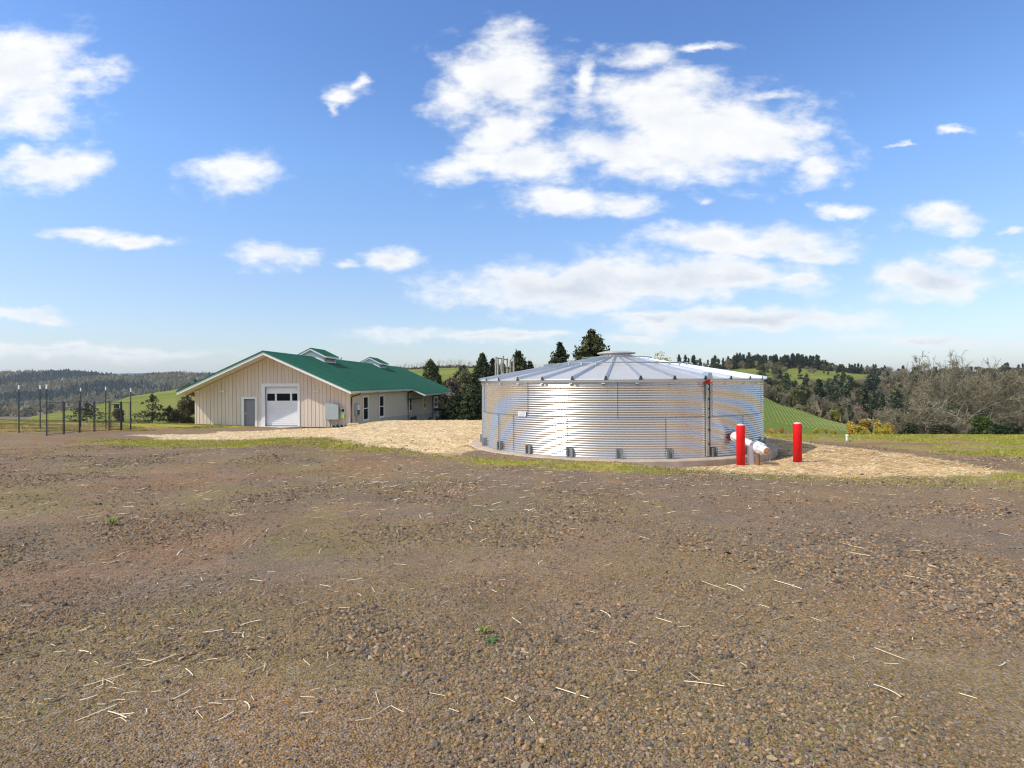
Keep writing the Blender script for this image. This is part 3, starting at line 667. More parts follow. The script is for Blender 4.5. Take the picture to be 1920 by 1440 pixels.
    # ---- entry door
    fr = MB(); tk = -.075
    fr.box(ds0, di0, tk, .1, gb, diz); fr.box(di1, ds1, tk, .1, gb, diz); fr.box(ds0, ds1, tk, .1, diz, dz); f_ = fr.build('door_frame', M['white'], B)
    do = MB(); do.box(di0+.002, di1-.002, .09, .14, gb+.02, diz-.002); dr = do.build('door', M['door_grey'], B)
    kn = MB(); kn.lathe([(.0,0),(.045,.01),(.05,.04),(.03,.06),(.012,.065),(.012,.09)], 12, Matrix.Translation((di0+.12,.0,gb+1.0)) @ Matrix.Rotation(-math.pi/2, 4, 'X')); kn.build('handle', M['plate'], dr)
    # ---- garage door
    fr = MB(); fr.box(gs0, gi0, tk, .1, gb, giz); fr.box(gi1, gs1, tk, .1, gb, giz); fr.box(gs0, gs1, tk, .1, giz, gz); fr.build('garage_frame', M['white'], B)
    G = MB(); w0 = on_front(525, 751.5)[1]; w1 = on_front(525, 738)[1]
    G.box(gi0+.003, gi1-.003, .17, .2, gb, giz); gd = G.build('garage_door', M['garage'], B)
    # sections of the door: ribbed slats below the window row, one flat panel above
    slats = MB(); nsl = 13; hh = (w0-.03-gb-.03)/nsl
    for i in range(nsl):
        z0 = gb+.03+i*hh; MB().box(gi0+.01, gi1-.01, .135, .168, z0+.012, z0+hh-.004).build('door_slat', M['garage'], gd, bevel=.008)
    MB().box(gi0+.01, gi1-.01, .135, .168, w1+.04, giz-.02).build('top_panel', M['garage'], gd, bevel=.006)
    wf = MB(); px = [498.8, 514.5, 517, 543, 545.8, 558.4]; q = [on_front(p, 745)[0] for p in px]
    for a, b_ in ((gi0+.012, q[0]+.03), (q[1]-.02, q[2]+.02), (q[3]-.02, q[4]+.02), (q[5]-.05, gi1-.012)): wf.box(a, b_, .125, .169, w0, w1)
    wf.box(gi0+.012, gi1-.012, .124, .169, w0-.05, w0); wf.box(gi0+.012, gi1-.012, .124, .169, w1, w1+.05); wf.build('window_frame', M['white'], gd)
    for a, b_ in ((q[0], q[1]), (q[2], q[3]), (q[4], q[5]-.05)): MB().box(a+.02, b_-.02, .152, .168, w0, w1).build('pane', M['glass'], gd)
    # arched strip added for the curved shadow line under the header
    ar = MB(); nn = 12
    for i in range(nn):
        a = gi0 + (gi1-gi0)*i/nn; b_ = gi0 + (gi1-gi0)*(i+1)/nn
        za_ = giz-.07-.06*((2*i/nn-1)**2); zb_ = giz-.07-.06*((2*(i+1)/nn-1)**2)
        ar.hexa([(a,.1,za_-.02),(b_,.1,zb_-.02),(b_,.12,zb_-.02),(a,.12,za_-.02)], [(a,.1,giz-.003),(b_,.1,giz-.003),(b_,.12,giz-.003),(a,.12,giz-.003)])
    ar.build('header_shadow_strip', M['trim'], B)
    # ---- side windows
    for (x0, x1, y0, y1) in ((679.2,690,741.5,791.3),(709.8,719.3,740,785),(766.5,772,742,773),(793,798,744,767.5),(813,820,744,765)):
        t0 = on_side(x0, 760)[0]; t1 = on_side(x1, 760)[0]; z1 = min(on_side(x0, y0)[1], ztop(WS)-.4); z0 = on_side(x0, y1)[1]; s = WS+.023; fw = .20
        W = MB(); W.box(s, s+.05, t0, t0+fw, z0, z1); W.box(s, s+.05, t1-fw, t1, z0, z1); W.box(s, s+.05, t0+fw, t1-fw, z1-.17, z1); W.box(s, s+.06, t0+fw, t1-fw, z0, z0+.2)
        W.box(s, s+.045, t0+fw, t1-fw, (z0+z1)/2-.04, (z0+z1)/2+.04); wn = W.build('window', M['white'], B)
        MB().box(s+.003, s+.012, t0+fw-.01, t1-fw+.01, z0+.19, (z0+z1)/2-.03).build('pane', M['glass'], wn)
        MB().box(s+.003, s+.012, t0+fw-.01, t1-fw+.01, (z0+z1)/2+.03, z1-.16).build('pane', M['glass'], wn)
    # ---- cupolas
    def cupola(tc0, L_):
        hw = 1.15; ho = 1.42; zt = ZR + .80; sl = .50; e = MB(); ta, tb = tc0+.28, tc0+L_-.28
        zc = lambda s: zt - sl*abs(s-RS)
        for a, b_ in ((RS-hw, RS), (RS, RS+hw)):
            e.hexa([(a,ta,ztop(a)-.02),(b_,ta,ztop(b_)-.02),(b_,tb,ztop(b_)-.02),(a,tb,ztop(a)-.02)], [(a,ta,zc(a)-.12),(b_,ta,zc(b_)-.12),(b_,tb,zc(b_)-.12),(a,tb,zc(a)-.12)])
        cu = e.build('cupola', M['white'], B)
        r_ = MB(); f_ = MB(); rib = MB()
        for a, b_ in ((RS-ho, RS), (RS, RS+ho)):
            r_.hexa([(a,tc0,zc(a)-.04),(b_,tc0,zc(b_)-.04),(b_,tc0+L_,zc(b_)-.04),(a,tc0+L_,zc(a)-.04)], [(a,tc0,zc(a)),(b_,tc0,zc(b_)),(b_,tc0+L_,zc(b_)),(a,tc0+L_,zc(a))])
            for tq in (tc0+.03, tc0+L_-.07): f_.hexa([(a,tq,zc(a)-.2),(b_,tq,zc(b_)-.2),(b_,tq+.04,zc(b_)-.2),(a,tq+.04,zc(a)-.2)], [(a,tq,zc(a)-.041),(b_,tq,zc(b_)-.041),(b_,tq+.04,zc(b_)-.041),(a,tq+.04,zc(a)-.041)])
            t = tc0+.1
            while t < tc0+L_-.05:
                rib.hexa([(a,t,zc(a)+.001),(b_,t,zc(b_)+.001),(b_,t+.03,zc(b_)+.001),(a,t+.03,zc(a)+.001)], [(a,t,zc(a)+.03),(b_,t,zc(b_)+.03),(b_,t+.03,zc(b_)+.03),(a,t+.03,zc(a)+.03)]); t += .23
        for sg in (-1, 1):
            s_ = RS + sg*ho; f_.box(min(s_-sg*.04, s_), max(s_-sg*.04, s_), tc0+.071, tc0+L_-.071, zc(s_)-.2, zc(s_)-.03)
        r_.build('cupola_roof', M['green_roof'], cu); f_.build('cupola_fascia', M['white'], cu); rib.build('cupola_rib', M['green_roof'], cu)
        # louvre in the long right side
        s_ = RS+hw; z0 = ztop(s_)+.12; z1 = zc(s_)-.2; lv = MB(); lv.box(s_+.002, s_+.012, ta+.25, tb-.12, z0, z1); lv.build('louvre_back', M['siding_dark'], cu)
        ls = MB(); k = 0; z = z0
        while z < z1-.02:
            ls.hexa([(s_+.013,ta+.25,z),(s_+.05,ta+.25,z-.01),(s_+.05,tb-.12,z-.01),(s_+.013,tb-.12,z)], [(s_+.013,ta+.25,z+.03),(s_+.05,ta+.25,z+.0),(s_+.05,tb-.12,z+.0),(s_+.013,tb-.12,z+.03)]); z += .06
        ls.build('louvre', M['gutter'], cu)
        MB().box(s_-.02, s_+.06, ta-.03, tb+.03, ztop(s_)-.02, ztop(s_)+.06).build('cupola_sill', M['white'], cu)
    cupola(T0+8.7, 3.5); cupola(T0+26.4, 3.5)
    vp = MB(); vs, vt = RS-.5, T0+17.9; vp.lathe([(.09,0),(.09,.45),(.15,.46),(.15,.62),(.1,.66)], 12, Matrix.Translation((vs, vt, ztop(vs)-.05))); vp.build('vent_pipe', M['plate'], B)
    # wall lights
    for (X, Y) in ((418, 733), (594, 733), (371, 734)):
        s_, z_ = on_front(X, Y); wl = MB(); wl.box(s_-.06, s_+.06, -.09, -.045, z_-.06, z_+.06)
        h = wl.build('wall_light', M['white'], B)
        for sg in (-1, 1):
            Mx = Matrix.Translation((s_+sg*.11, -.13, z_-.02)) @ Matrix.Rotation(R(100), 4, 'X') @ Matrix.Rotation(R(sg*20), 4, 'Y')
            MB().lathe([(.03,-.09),(.045,-.06),(.075,.05),(.08,.07)], 12, Mx).build('lamp_head', M['white'], h, smooth=False)
    # things fixed to the wall
    s0, z1 = on_front(611.5, 756.5, -.2); s1, z0 = on_front(636.5, 787, -.2)
    E = MB(); E.box(s0, s1, -.40, -.03, z0, z1); cab = E.build('electrical_cabinet', M['cab'], B, bevel=.01)
    MB().box(s0+.03, s1-.03, -.412, -.401, z0+.03, z1-.03).build('cabinet_door', M['cab'], cab, bevel=.004)
    for a in (s0+.05, s0+.3, s1-.1): MB().box(a, a+.05, -.3, -.25, base, z0).build('cabinet_leg', M['bracket'], cab)
    s2, z3 = on_front(640.5, 764.5); s3, z2 = on_front(649, 777)
    mt = MB().box(s2, s3, -.2, -.045, z2, z3).build('electric_meter', M['meter'], B, bevel=.01)
    MB().lathe([(.11,0),(.11,.06),(.08,.09)], 16, Matrix.Translation(((s2+s3)/2, -.2, z3-.2)) @ Matrix.Rotation(math.pi/2, 4, 'X')).build('meter_dial', M['glass'], mt)
    MB().box(s2, s3-.08, -.24, -.205, z2-.28, z2+.02).build('seal_tag', M['neon'], mt, bevel=.01)
    t0, z1 = on_side(664, 757); t1, z0 = on_side(671, 779)
    sp = MB().box(WS+.023, WS+.2, t0, t1-.2, z0, z1).build('side_panel', M['cab'], B, bevel=.01)
    MB().box(WS+.2, WS+.25, t0+.25, t1-.35, z1-.5, z1-.1).build('panel_cover', M['white'], sp); MB().box(WS+.2, WS+.24, t0+.2, t1-.3, z0+.1, z0+.45).build('panel_switch', M['dark'], sp)
    cd = MB(); cd.tube([(WS+.1,t0+.4,z0),(WS+.1,t0+.4,base)], .04); cd.tube([(WS+.1,t0+.75,z0),(WS+.12,t0+.75,z0-.4),(WS+.2,t0+1.2,base)], .02, 6); cd.build('conduit', M['meter'], sp)
    return B, base, gb
BARN, BBASE, GB = build_barn()
def local_to_world(s, t, z): return BO + bv*s + bu*t + Vector((0, 0, z))
def build_barn_side():
    # concrete apron at the doors
    s0 = on_front(441, 800, -1.2)[0]; s1 = on_front(562, 800, -.2)[0]
    a = MB(); a.hexa([(s0,-1.5,GB-.25),(s1-1.0,-1.5,GB-.25),(s1+.1,-.03,GB-.25),(s0+.3,-.03,GB-.25)], [(s0,-1.5,GB-.02),(s1-1.0,-1.5,GB-.02),(s1+.1,-.03,GB-.003),(s0+.3,-.03,GB-.003)])
    o = a.build('concrete_slab', M['slab'], None, bevel=.01); o.location = BO; o.rotation_euler = (0, 0, -YAW); tag(o, 'pale concrete apron in front of the barn doors', kind='structure')
    # straw bale by the corner
    p = P(662.5, 797, 39.6); g = hz(p.x, p.y)
    b = MB(); b.box(-.36,.36,-.24,.24,0,.42); bl = empty('straw_bale', (p.x, p.y, g-.02), R(8)); tag(bl, 'small square straw bale by the barn corner', 'straw bale')
    o = b.build('bale_body', M['hay'], bl, bevel=.05)
    sb = o.modifiers.new('s', 'SUBSURF'); sb.subdivision_type = 'SIMPLE'; sb.levels = sb.render_levels = 3
    tx = bpy.data.textures.new('bale', 'CLOUDS'); tx.noise_scale = .08; dm = o.modifiers.new('d', 'DISPLACE'); dm.texture = tx; dm.strength = .05
    for xx in (-.14, .14): MB().add([(xx-.008,-.262,-.0),(xx+.008,-.262,0),(xx+.008,-.262,.445),(xx-.008,-.262,.445),(xx-.008,.26,.445),(xx+.008,.26,.445)], [(0,1,2,3),(3,2,5,4)]).build('twine', M['rust'], bl)
    # black sheeting left at the wall
    p = local_to_world(on_front(641, 790)[0], -.55, 0); g = hz(p.x, p.y)
    nx, ny = 26, 10; V = []; 
    for j in range(ny):
        for i in range(nx):
            u_, v_ = i/(nx-1), j/(ny-1); h = .26*math.sin(math.pi*v_)**.6*(.6+.4*math.sin(i*.9))*(1-.5*abs(2*u_-1)**4)
            V.append((-.55+1.1*u_, -.28+.56*v_, h + .03*math.sin(i*2.1+j*1.7)))
    T = [(j*nx+i, j*nx+i+1, (j+1)*nx+i+1, (j+1)*nx+i) for j in range(ny-1) for i in range(nx-1)]
    o = link('black_tarp', np_mesh('black_tarp', V, T, M['black'], True)); o.location = (p.x, p.y, g+.02); tag(o, 'crumpled black plastic sheet under the meter by the barn wall', 'tarp')
build_barn_side()

# ------------------------------------------------------------------ water tank
def wall_angle(X, r=TR, Y=780):
    """angle round the tank (0 = towards -Y) of the wall point seen in photo column X"""
    dx, dy = roll_px(X, Y); k = dx / F
    # point (k*d, d): |p-T| = r, nearest
    a = k*k+1; b = -2*(k*TANK[0]+TANK[1]); c = TANK[0]**2+TANK[1]**2-r*r
    D = b*b-4*a*c
    if D < 0: D = 0
    d = (-b-math.sqrt(D))/(2*a); return math.atan2(k*d-TANK[0], -(d-TANK[1]))
def tp(a, r, z): return (r*math.sin(a), -r*math.cos(a), z)
def build_tank():
    zb = CAMZ-2.10; H = 2.235
    T = empty('water_tank', (TANK[0], TANK[1], zb)); tag(T, 'large round corrugated galvanised water tank with shallow ribbed cone roof', 'water tank')
    pitch = H/33; amp = .0095; n = 11; da = 2*math.pi/n
    # one curved corrugated sheet, shared by all
    def sheet(nrow, z0):
        na = 26; nz = nrow*8; V = []; 
        for j in range(nz+1):
            z = z0+pitch*nrow*j/nz; r = TR + amp*math.sin(2*math.pi*z/pitch)
            for i in range(na+1):
                a = da*i/na - .0; rr = r + (.004 if i == na else 0)
                V.append(tp(a, rr, z))
        Fc = [(j*(na+1)+i, j*(na+1)+i+1, (j+1)*(na+1)+i+1, (j+1)*(na+1)+i) for j in range(nz) for i in range(na)]
        return np_mesh('wall_sheet', V, Fc, M['galv'], True)
    lo = sheet(17, 0.0); up = sheet(16, pitch*17)
    a_up = wall_angle(1158, TR, 740); a_lo = wall_angle(1063, TR, 820)
    bolts = []
    for me, a0, zz0, zz1 in ((lo, a_lo, .03, pitch*17), (up, a_up, pitch*17, H-.05)):
        for k in range(n):
            o = link('wall_sheet', me, T); o.rotation_euler = (0, 0, a0+da*k)
            bolts.append((a0+da*k, zz0, zz1))
    # bolted seams: one strip with its bolts per joint
    sm = MB()
    for z0, z1, nm in ((.02, pitch*17, 'lo'), (pitch*17, H-.06, 'up')):
        b = MB(); k = 0; nb = int(round((z1-z0)/pitch))
        for q in range(nb*6+1):
            z = z0+(z1-z0)*q/(nb*6); r = TR+.004+amp*math.sin(2*math.pi*z/pitch)
            for a in (-.0007, .0007): b.v.append(tp(a, r+.002, z))
        b.f += [(2*q, 2*q+1, 2*q+3, 2*q+2) for q in range(nb*6)]
        for q in range(nb):
            zc = (math.floor(z0/pitch)+q+.25)*pitch
            if not z0 < zc < z1: continue
            b.box(-.010, .010, -(TR+amp+.014), -(TR+amp), zc-.010, zc+.010)
        me = b.mesh('bolt_seam', M['bolt'])
        for k in range(n):
            o = link('bolt_seam', me, T); o.rotation_euler = (0, 0, (a_lo if nm == 'lo' else a_up)+da*k)
    # extra joint of the access sheet on the left
    o = link('bolt_seam', bpy.data.meshes['bolt_seam'], T); o.rotation_euler = (0, 0, wall_angle(963, TR, 820))
    # lap between the two rings
    V = []; Fc = []; na = 200
    for i in range(na):
        a = 2*math.pi*i/na
        V += [tp(a, TR+.012, pitch*17-.012), tp(a, TR+.014, pitch*17+.002)]
    for i in range(na):
        j = (i+1) % na; Fc.append((2*i, 2*j, 2*j+1, 2*i+1))
    link('ring_lap', np_mesh('ring_lap', V, Fc, M['bracket'], True), T)
    # foundation ring
    f = MB(); f.lathe([(TR-.5,-.5),(TR+.42,-.5),(TR+.42,-.03),(TR+.40,-.008),(TR-.5,-.005)], 128); fo = f.build('foundation', M['concrete'], T, smooth=False)
    dr = MB(); dr.lathe([(TR+.008,-.006),(TR+.035,-.004),(TR+.03,.012),(TR+.008,.02)], 128, cap=False); dr.build('base_sealant', M['bracket'], T)
    # anchor brackets
    b = MB(); w = .10
    b.box(-w,-.055,-(TR+.085),-(TR+.002),0,.26); b.box(.055,w,-(TR+.085),-(TR+.002),0,.26)
    b.box(-.055,.055,-(TR+.03),-(TR+.012),0,.26); b.box(-w-.01,w+.01,-(TR+.10),-(TR+.005),.0,.012)
    bm = b.mesh('anchor_bracket', M['bracket']); a_b = wall_angle(1161, TR, 850)
    for k in range(22):
        o = link('anchor_bracket', bm, T); o.rotation_euler = (0, 0, a_b+2*math.pi*k/22)
    # eave ring
    e = MB(); e.lathe([(TR+.005,H-.10),(TR+.02,H-.10),(TR+.02,H-.012),(TR+.005,H-.01)], 128, cap=False); e.build('eave_angle', M['galv'], T)
    # roof: 33 wedge sheets with standing ribs
    nr = 33; dr_ = 2*math.pi/nr; r0 = .50; r1 = TR+.10; sl = .185; ze = H+.0
    def zr(r): return ze + (r1-r)*sl
    V = []; na = 4; nq = 12; 
    for q in range(nq+1):
        r = r0+(r1-r0)*q/nq
        for i in range(na+1):
            a = dr_*i/na; V.append(tp(a, r*math.cos(dr_/2)/math.cos(a-dr_/2), zr(r)))
    Fc = [(q*(na+1)+i, (q+1)*(na+1)+i, (q+1)*(na+1)+i+1, q*(na+1)+i+1) for q in range(nq) for i in range(na)]
    # turned-down lip
    b0 = len(V)
    for i in range(na+1):
        a = dr_*i/na; r = r1*math.cos(dr_/2)/math.cos(a-dr_/2); V.append(tp(a, r+.004, zr(r1)-.03))
    Fc += [(nq*(na+1)+i, b0+i, b0+i+1, nq*(na+1)+i+1) for i in range(na)]
    pm = np_mesh('roof_panel', V, Fc, M['galv_roof'], False)
    rb = MB(); hw = .022
    for (ra, rb_) in ((r0, r1+.02),):
        za, zb_ = zr(ra), zr(rb_)
        rb.add([(-hw*1.6,-ra,za),(hw*1.6,-ra,za),(hw,-ra,za+.055),(-hw,-ra,za+.055),(-hw*1.6,-rb_,zb_+.0),(hw*1.6,-rb_,zb_+.0),(hw,-rb_,zb_+.075),(-hw,-rb_,zb_+.075)],
               [(0,1,2,3),(7,6,5,4),(0,4,5,1),(1,5,6,2),(2,6,7,3),(3,7,4,0)])
    rm = rb.mesh('roof_rib', M['galv_rib'])
    ec = MB(); zc = zr(r1+.02); ec.add([(-.052,-(r1+.021),zc-.03),(.052,-(r1+.021),zc-.03),(.024,-(r1+.024),zc+.08),(-.024,-(r1+.024),zc+.08),(-.052,-(r1+.03),zc-.03),(.052,-(r1+.03),zc-.03),(.024,-(r1+.03),zc+.08),(-.024,-(r1+.03),zc+.08)],
                                     [(3,2,1,0),(4,5,6,7),(0,1,5,4),(1,2,6,5),(2,3,7,6),(3,0,4,7)])
    cm = ec.mesh('rib_cap', M['bolt'])
    a_r = wall_angle(1136, TR+.1, 710)
    for k in range(nr):
        a = a_r+dr_*k
        link('roof_panel', pm, T).rotation_euler = (0, 0, a); link('roof_rib', rm, T).rotation_euler = (0, 0, a); link('rib_cap', cm, T).rotation_euler = (0, 0, a)
    # gusset brackets below the eave
    g = MB(); g.box(-.05,.05,-(TR+.05),-(TR+.02),H-.14,H-.115); gm = g.mesh('eave_clip', M['plate'])
    for k in range(nr): link('eave_clip', gm, T).rotation_euler = (0, 0, a_r+dr_*(k+.02)-.02)
    # support rings on the roof
    for r, rad in ((2.62, .02), (1.25, .014)):
        V = MB(); pts = [tp(2*math.pi*i/72, r, zr(r)+.10) for i in range(73)]; V.tube(pts, rad, 6, cap=False); V.build('roof_ring', M['bracket'], T, smooth=True)
    rg = MB(); r = 2.62; rg.box(-.022,.022,-(r+.04),-(r-.04),zr(r),zr(r)+.13); rg.box(-.02,.02,-(r+.16),-(r+.05),zr(r+.1)+.02,zr(r)+.03)
    rgm = rg.mesh('ring_clamp', M['galv_rib'])
    for k in range(nr): link('ring_clamp', rgm, T).rotation_euler = (0, 0, a_r+dr_*(k))
    # centre vent cap
    zt = zr(r0)
    c = MB(); c.lathe([(.62,zt-.015),(.60,zt+.05),(.50,zt+.065)], 48, cap=False); c.lathe([(.50,zt+.06),(.50,zt+.12)], 48, cap=False)
    c.build('vent_collar', M['galv_rib'], T)
    c = MB(); c.lathe([(.68,zt+.11),(.69,zt+.15),(.45,zt+.20),(.02,zt+.23)], 48); c.build('vent_cap', M['galv_roof'], T)
    # level gauge on the wall
    a = wall_angle(1327, TR+.04, 780); G = MB(); G.box(-.05,.05,-(TR+.045),-(TR+.014),.03,H+.12)
    gs = G.build('gauge_board', material('gauge_board_metal', (.52,.50,.44), .45, metal=.5, var=.1), T); gs.rotation_euler = (0, 0, a)
    gt = MB(); gt.box(.055,.075,-(TR+.06),-(TR+.04),.05,H+.1)
    for zz in (.35,.75,1.1,1.35,1.62,1.9,2.05): gt.box(.015,.06,-(TR+.062),-(TR+.0452),zz,zz+.05)
    gt.build('gauge_rod', M['dark'], gs)
    tg = MB(); tg.lathe([(.055,-.03),(.055,.03)], 12, Matrix.Translation((-.005,-(TR+.075),H-.11)) @ Matrix.Rotation(math.pi/2, 4, 'X')); tg.box(-.2,.16,-(TR+.07),-(TR+.055),H-.135,H-.12)
    tg.build('gauge_target', M['red'], gs)
    mt = MB(); mt.hexa([(-.10,-(TR+.15),H+.0),(.10,-(TR+.15),H+.0),(.10,-(TR-.1),H+.02),(-.10,-(TR-.1),H+.02)], [(-.05,-(TR+.15),H+.16),(.05,-(TR+.15),H+.16),(.05,-(TR-.1),H+.18),(-.05,-(TR-.1),H+.18)]); mt.build('gauge_pulley', M['galv_rib'], gs)
    # makers' plate, with faint print
    a = wall_angle(978.5, TR+.03, 783); pl = MB(); zc = 1.19; pl.box(-.17,.17,-(TR+.03),-(TR+.016),zc-.075,zc+.075); po = pl.build('sign_plate', M['plate'], T); po.rotation_euler = (0, 0, a)
    pr = MB(); rl = random.Random(3)
    for row in range(4):
        x = -.13
        while x < .12:
            w_ = rl.uniform(.012,.05); zz = zc+.045-row*.03; pr.box(x, min(x+w_,.14), -(TR+.0315), -(TR+.0302), zz, zz+.011); x += w_+.015
    pr.build('print', M['ink'], po)
    return T
TANKO = build_tank()

# ------------------------------------------------------------------ filler pipe and bollards
def build_bollard(X, Ytop, Ybot, d, label):
    p = P(X, Ybot, d); g = hz(p.x, p.y); top = P(X, Ytop, d).z
    r = .108; E = empty('bollard', (p.x, p.y, g)); tag(E, label, 'bollard', 'red bollards guarding the tank outlet')
    b = MB(); h = top-g; b.lathe([(r,-.15),(r,h-.03),(r-.006,h-.012)], 32, cap=True); b.build('sleeve', M['red'], E, smooth=False)
    for poly in E.children[0].data.polygons: poly.use_smooth = len(poly.vertices) == 4
    c = MB(); c.lathe([(r-.008,h-.014),(r-.02,h+.006),(r-.06,h+.02),(.005,h+.026)], 32); c.build('cap', M['cap'], E, smooth=True)
    k = MB(); k.lathe([(.26,-.1),(.26,.012),(.24,.022),(r+.002,.024)], 24); k.build('footing', M['concrete'], E)
build_bollard(1389, 796.5, 871, 14.7, 'red bollard in front of the tank wall, nearest the white pipe')
build_bollard(1495.5, 793.5, 870, 14.75, 'red bollard standing free on the straw to the right of the white pipe')
def build_pipe():
    E = empty('outlet_pipe', (0, 0, 0)); 
    W = lambda X, Y, d: P(X, Y, d)
    a = wall_angle(1374, TR, 818); p0 = Vector((TANK[0]+TR*math.sin(a), TANK[1]-TR*math.cos(a), 0)); p0.z = P(1374, 817, p0.y).z
    E.location = p0; loc = lambda p: Vector(p) - p0
    nrm = Vector((math.sin(a), -math.cos(a), 0))
    p1 = W(1421, 838.5, 14.75)
    ax = (p1-p0).normalized()
    def disc(mb, c, axis, prof, n=24):
        q = axis.to_track_quat('Z', 'Y').to_matrix().to_4x4(); mb.lathe(prof, n, Matrix.Translation(loc(c)) @ q)
    tag(E, 'white outlet pipe with valve and capped end leaning out of the tank', 'outlet pipe')
    b = MB(); disc(b, p0, ax, [(.10,0),(.10,.12)]); disc(b, p0, ax, [(.17,-.04),(.17,-.01)]); disc(b, p0, ax, [(.16,.12),(.16,.145)]); b.build('tank_flange', M['bracket'], E)
    b = MB(); disc(b, p0, ax, [(.15,.15),(.15,.2)]); b.build('red_gasket', M['red'], E)
    bl = MB()
    for k in range(8):
        an = k*math.pi/4; q = ax.to_track_quat('Z', 'Y').to_matrix(); off = q @ Vector((.135*math.cos(an), .135*math.sin(an), 0))
        c = p0+off; bl.tube([loc(c+ax*.08), loc(c+ax*.25)], .012, 6)
    bl.build('flange_bolt', M['plate'], E)
    b = MB(); disc(b, p0, ax, [(.145,.2),(.145,.23),(.092,.24),(.092,(p1-p0).length-.12)], 28); b.build('pipe', M['pipe_white'], E)
    for pl in E.children[-1].data.polygons: pl.use_smooth = True
    L_ = (p1-p0).length
    v = MB(); disc(v, p0, ax, [(.09,L_-.2),(.150,L_-.17),(.152,L_-.14),(.115,L_-.12),(.135,L_-.05),(.150,L_+.03),(.140,L_+.11),(.105,L_+.16),(.150,L_+.175),(.152,L_+.205),(.09,L_+.22)], 28); v.build('valve_body', M['pipe_white'], E)
    vb = MB(); q = ax.to_track_quat('Z', 'Y').to_matrix()
    for LL in (L_-.155, L_+.19):
        for k in range(8):
            an = k*math.pi/4+.2; off = q @ Vector((.128*math.cos(an), .128*math.sin(an), 0)); c = p0+off+ax*LL; vb.tube([loc(c-ax*.035), loc(c+ax*.035)], .016, 6)
    vb.build('valve_bolt', M['plate'], E)
    p2 = p0+ax*(L_+.2); ax2 = (W(1444, 848.5, 14.2)-p2).normalized()
    o2 = MB(); disc(o2, p2, ax2, [(.095,-.04),(.082,.08),(.082,.13),(.098,.14),(.098,.21),(.085,.22)], 24); o2.build('outlet', M['pipe_white'], E)
    o3 = MB(); disc(o3, p2, ax2, [(.084,.222),(.07,.235),(.025,.237),(.025,.265),(.005,.267)], 24); o3.build('end_cap', M['copper'], E)
    e = p2+ax2*.19; side = Vector((1, 0, 0))
    ch = MB(); ch.tube([loc(e+side*.11+Vector((0,-.02,0))), loc(e+side*.13+Vector((0,-.03,-.14))), loc(e+side*.07+Vector((0,-.04,-.27))), loc(e+side*.02+Vector((0,-.05,-.2))), loc(e+side*.01+Vector((0,-.06,-.06)))], .006, 6); ch.build('chain', M['bracket'], E)
    for (X, wd, mm, nm, yt) in ((1407.3, .115, 'pipe_white', 'support_post', 838), (1420.8, .11, 'rust', 'support_post', 848)):
        p = W(X, 872, 14.8 if X < 1415 else 14.6); g = hz(p.x, p.y); tz = W(X, yt, p.y).z
        b = MB(); 
        if X < 1415: b.box(-wd/2, wd/2, -wd/2, wd/2, g-.1, tz)
        else: b.tube([(0,0,g-.1),(0,0,tz)], wd/2, 16)
        if X < 1415: b.box(-wd*.6, wd*.75, -wd*.6, wd*.6, tz-.001, tz+.03)
        o = b.build(nm, M[mm], E); o.location = (p.x-p0.x, p.y-p0.y, -p0.z)
build_pipe()
def build_small_valve():
    p = P(1424.5, 826, 17.4); zt = CAMZ-2.10
    E = empty('small_valve', (p.x, p.y, zt-.04)); tag(E, 'small teal painted valve at the right foot of the tank', 'valve')
    h = p.z - zt
    b = MB(); b.tube([(0,0,0),(0,0,h)], .035, 10); b.build('riser', M['dark'], E)
    b = MB(); b.lathe([(.04,h-.04),(.085,h-.02),(.09,h+.05),(.05,h+.08)], 14); b.tube([(-.2,.05,h+.02),(.14,-.02,h+.02)], .05, 10); b.build('valve_body', M['teal'], E)
    b = MB(); pts = [(.0+.08*math.cos(k*math.pi/6), .08*math.sin(k*math.pi/6), h+.13) for k in range(13)]; b.tube(pts, .01, 6, cap=False); b.tube([(0,0,h+.05),(0,0,h+.13)], .012, 6); b.tube([(-.08,0,h+.13),(.08,0,h+.13)], .008, 6); b.build('hand_wheel', M['teal'], E)
build_small_valve()
p = P(1588, 824, 24.5); g = hz(p.x, p.y)
b = MB(); b.tube([(0,0,-.1),(0,0,.22)], .045, 12); b.lathe([(.06,.2),(.06,.26),(.03,.28)], 12); o = b.build('marker_pipe', M['pipe_white']); o.location = (p.x, p.y, g); tag(o, 'short white capped pipe stub in the grass right of the tank', 'pipe stub')

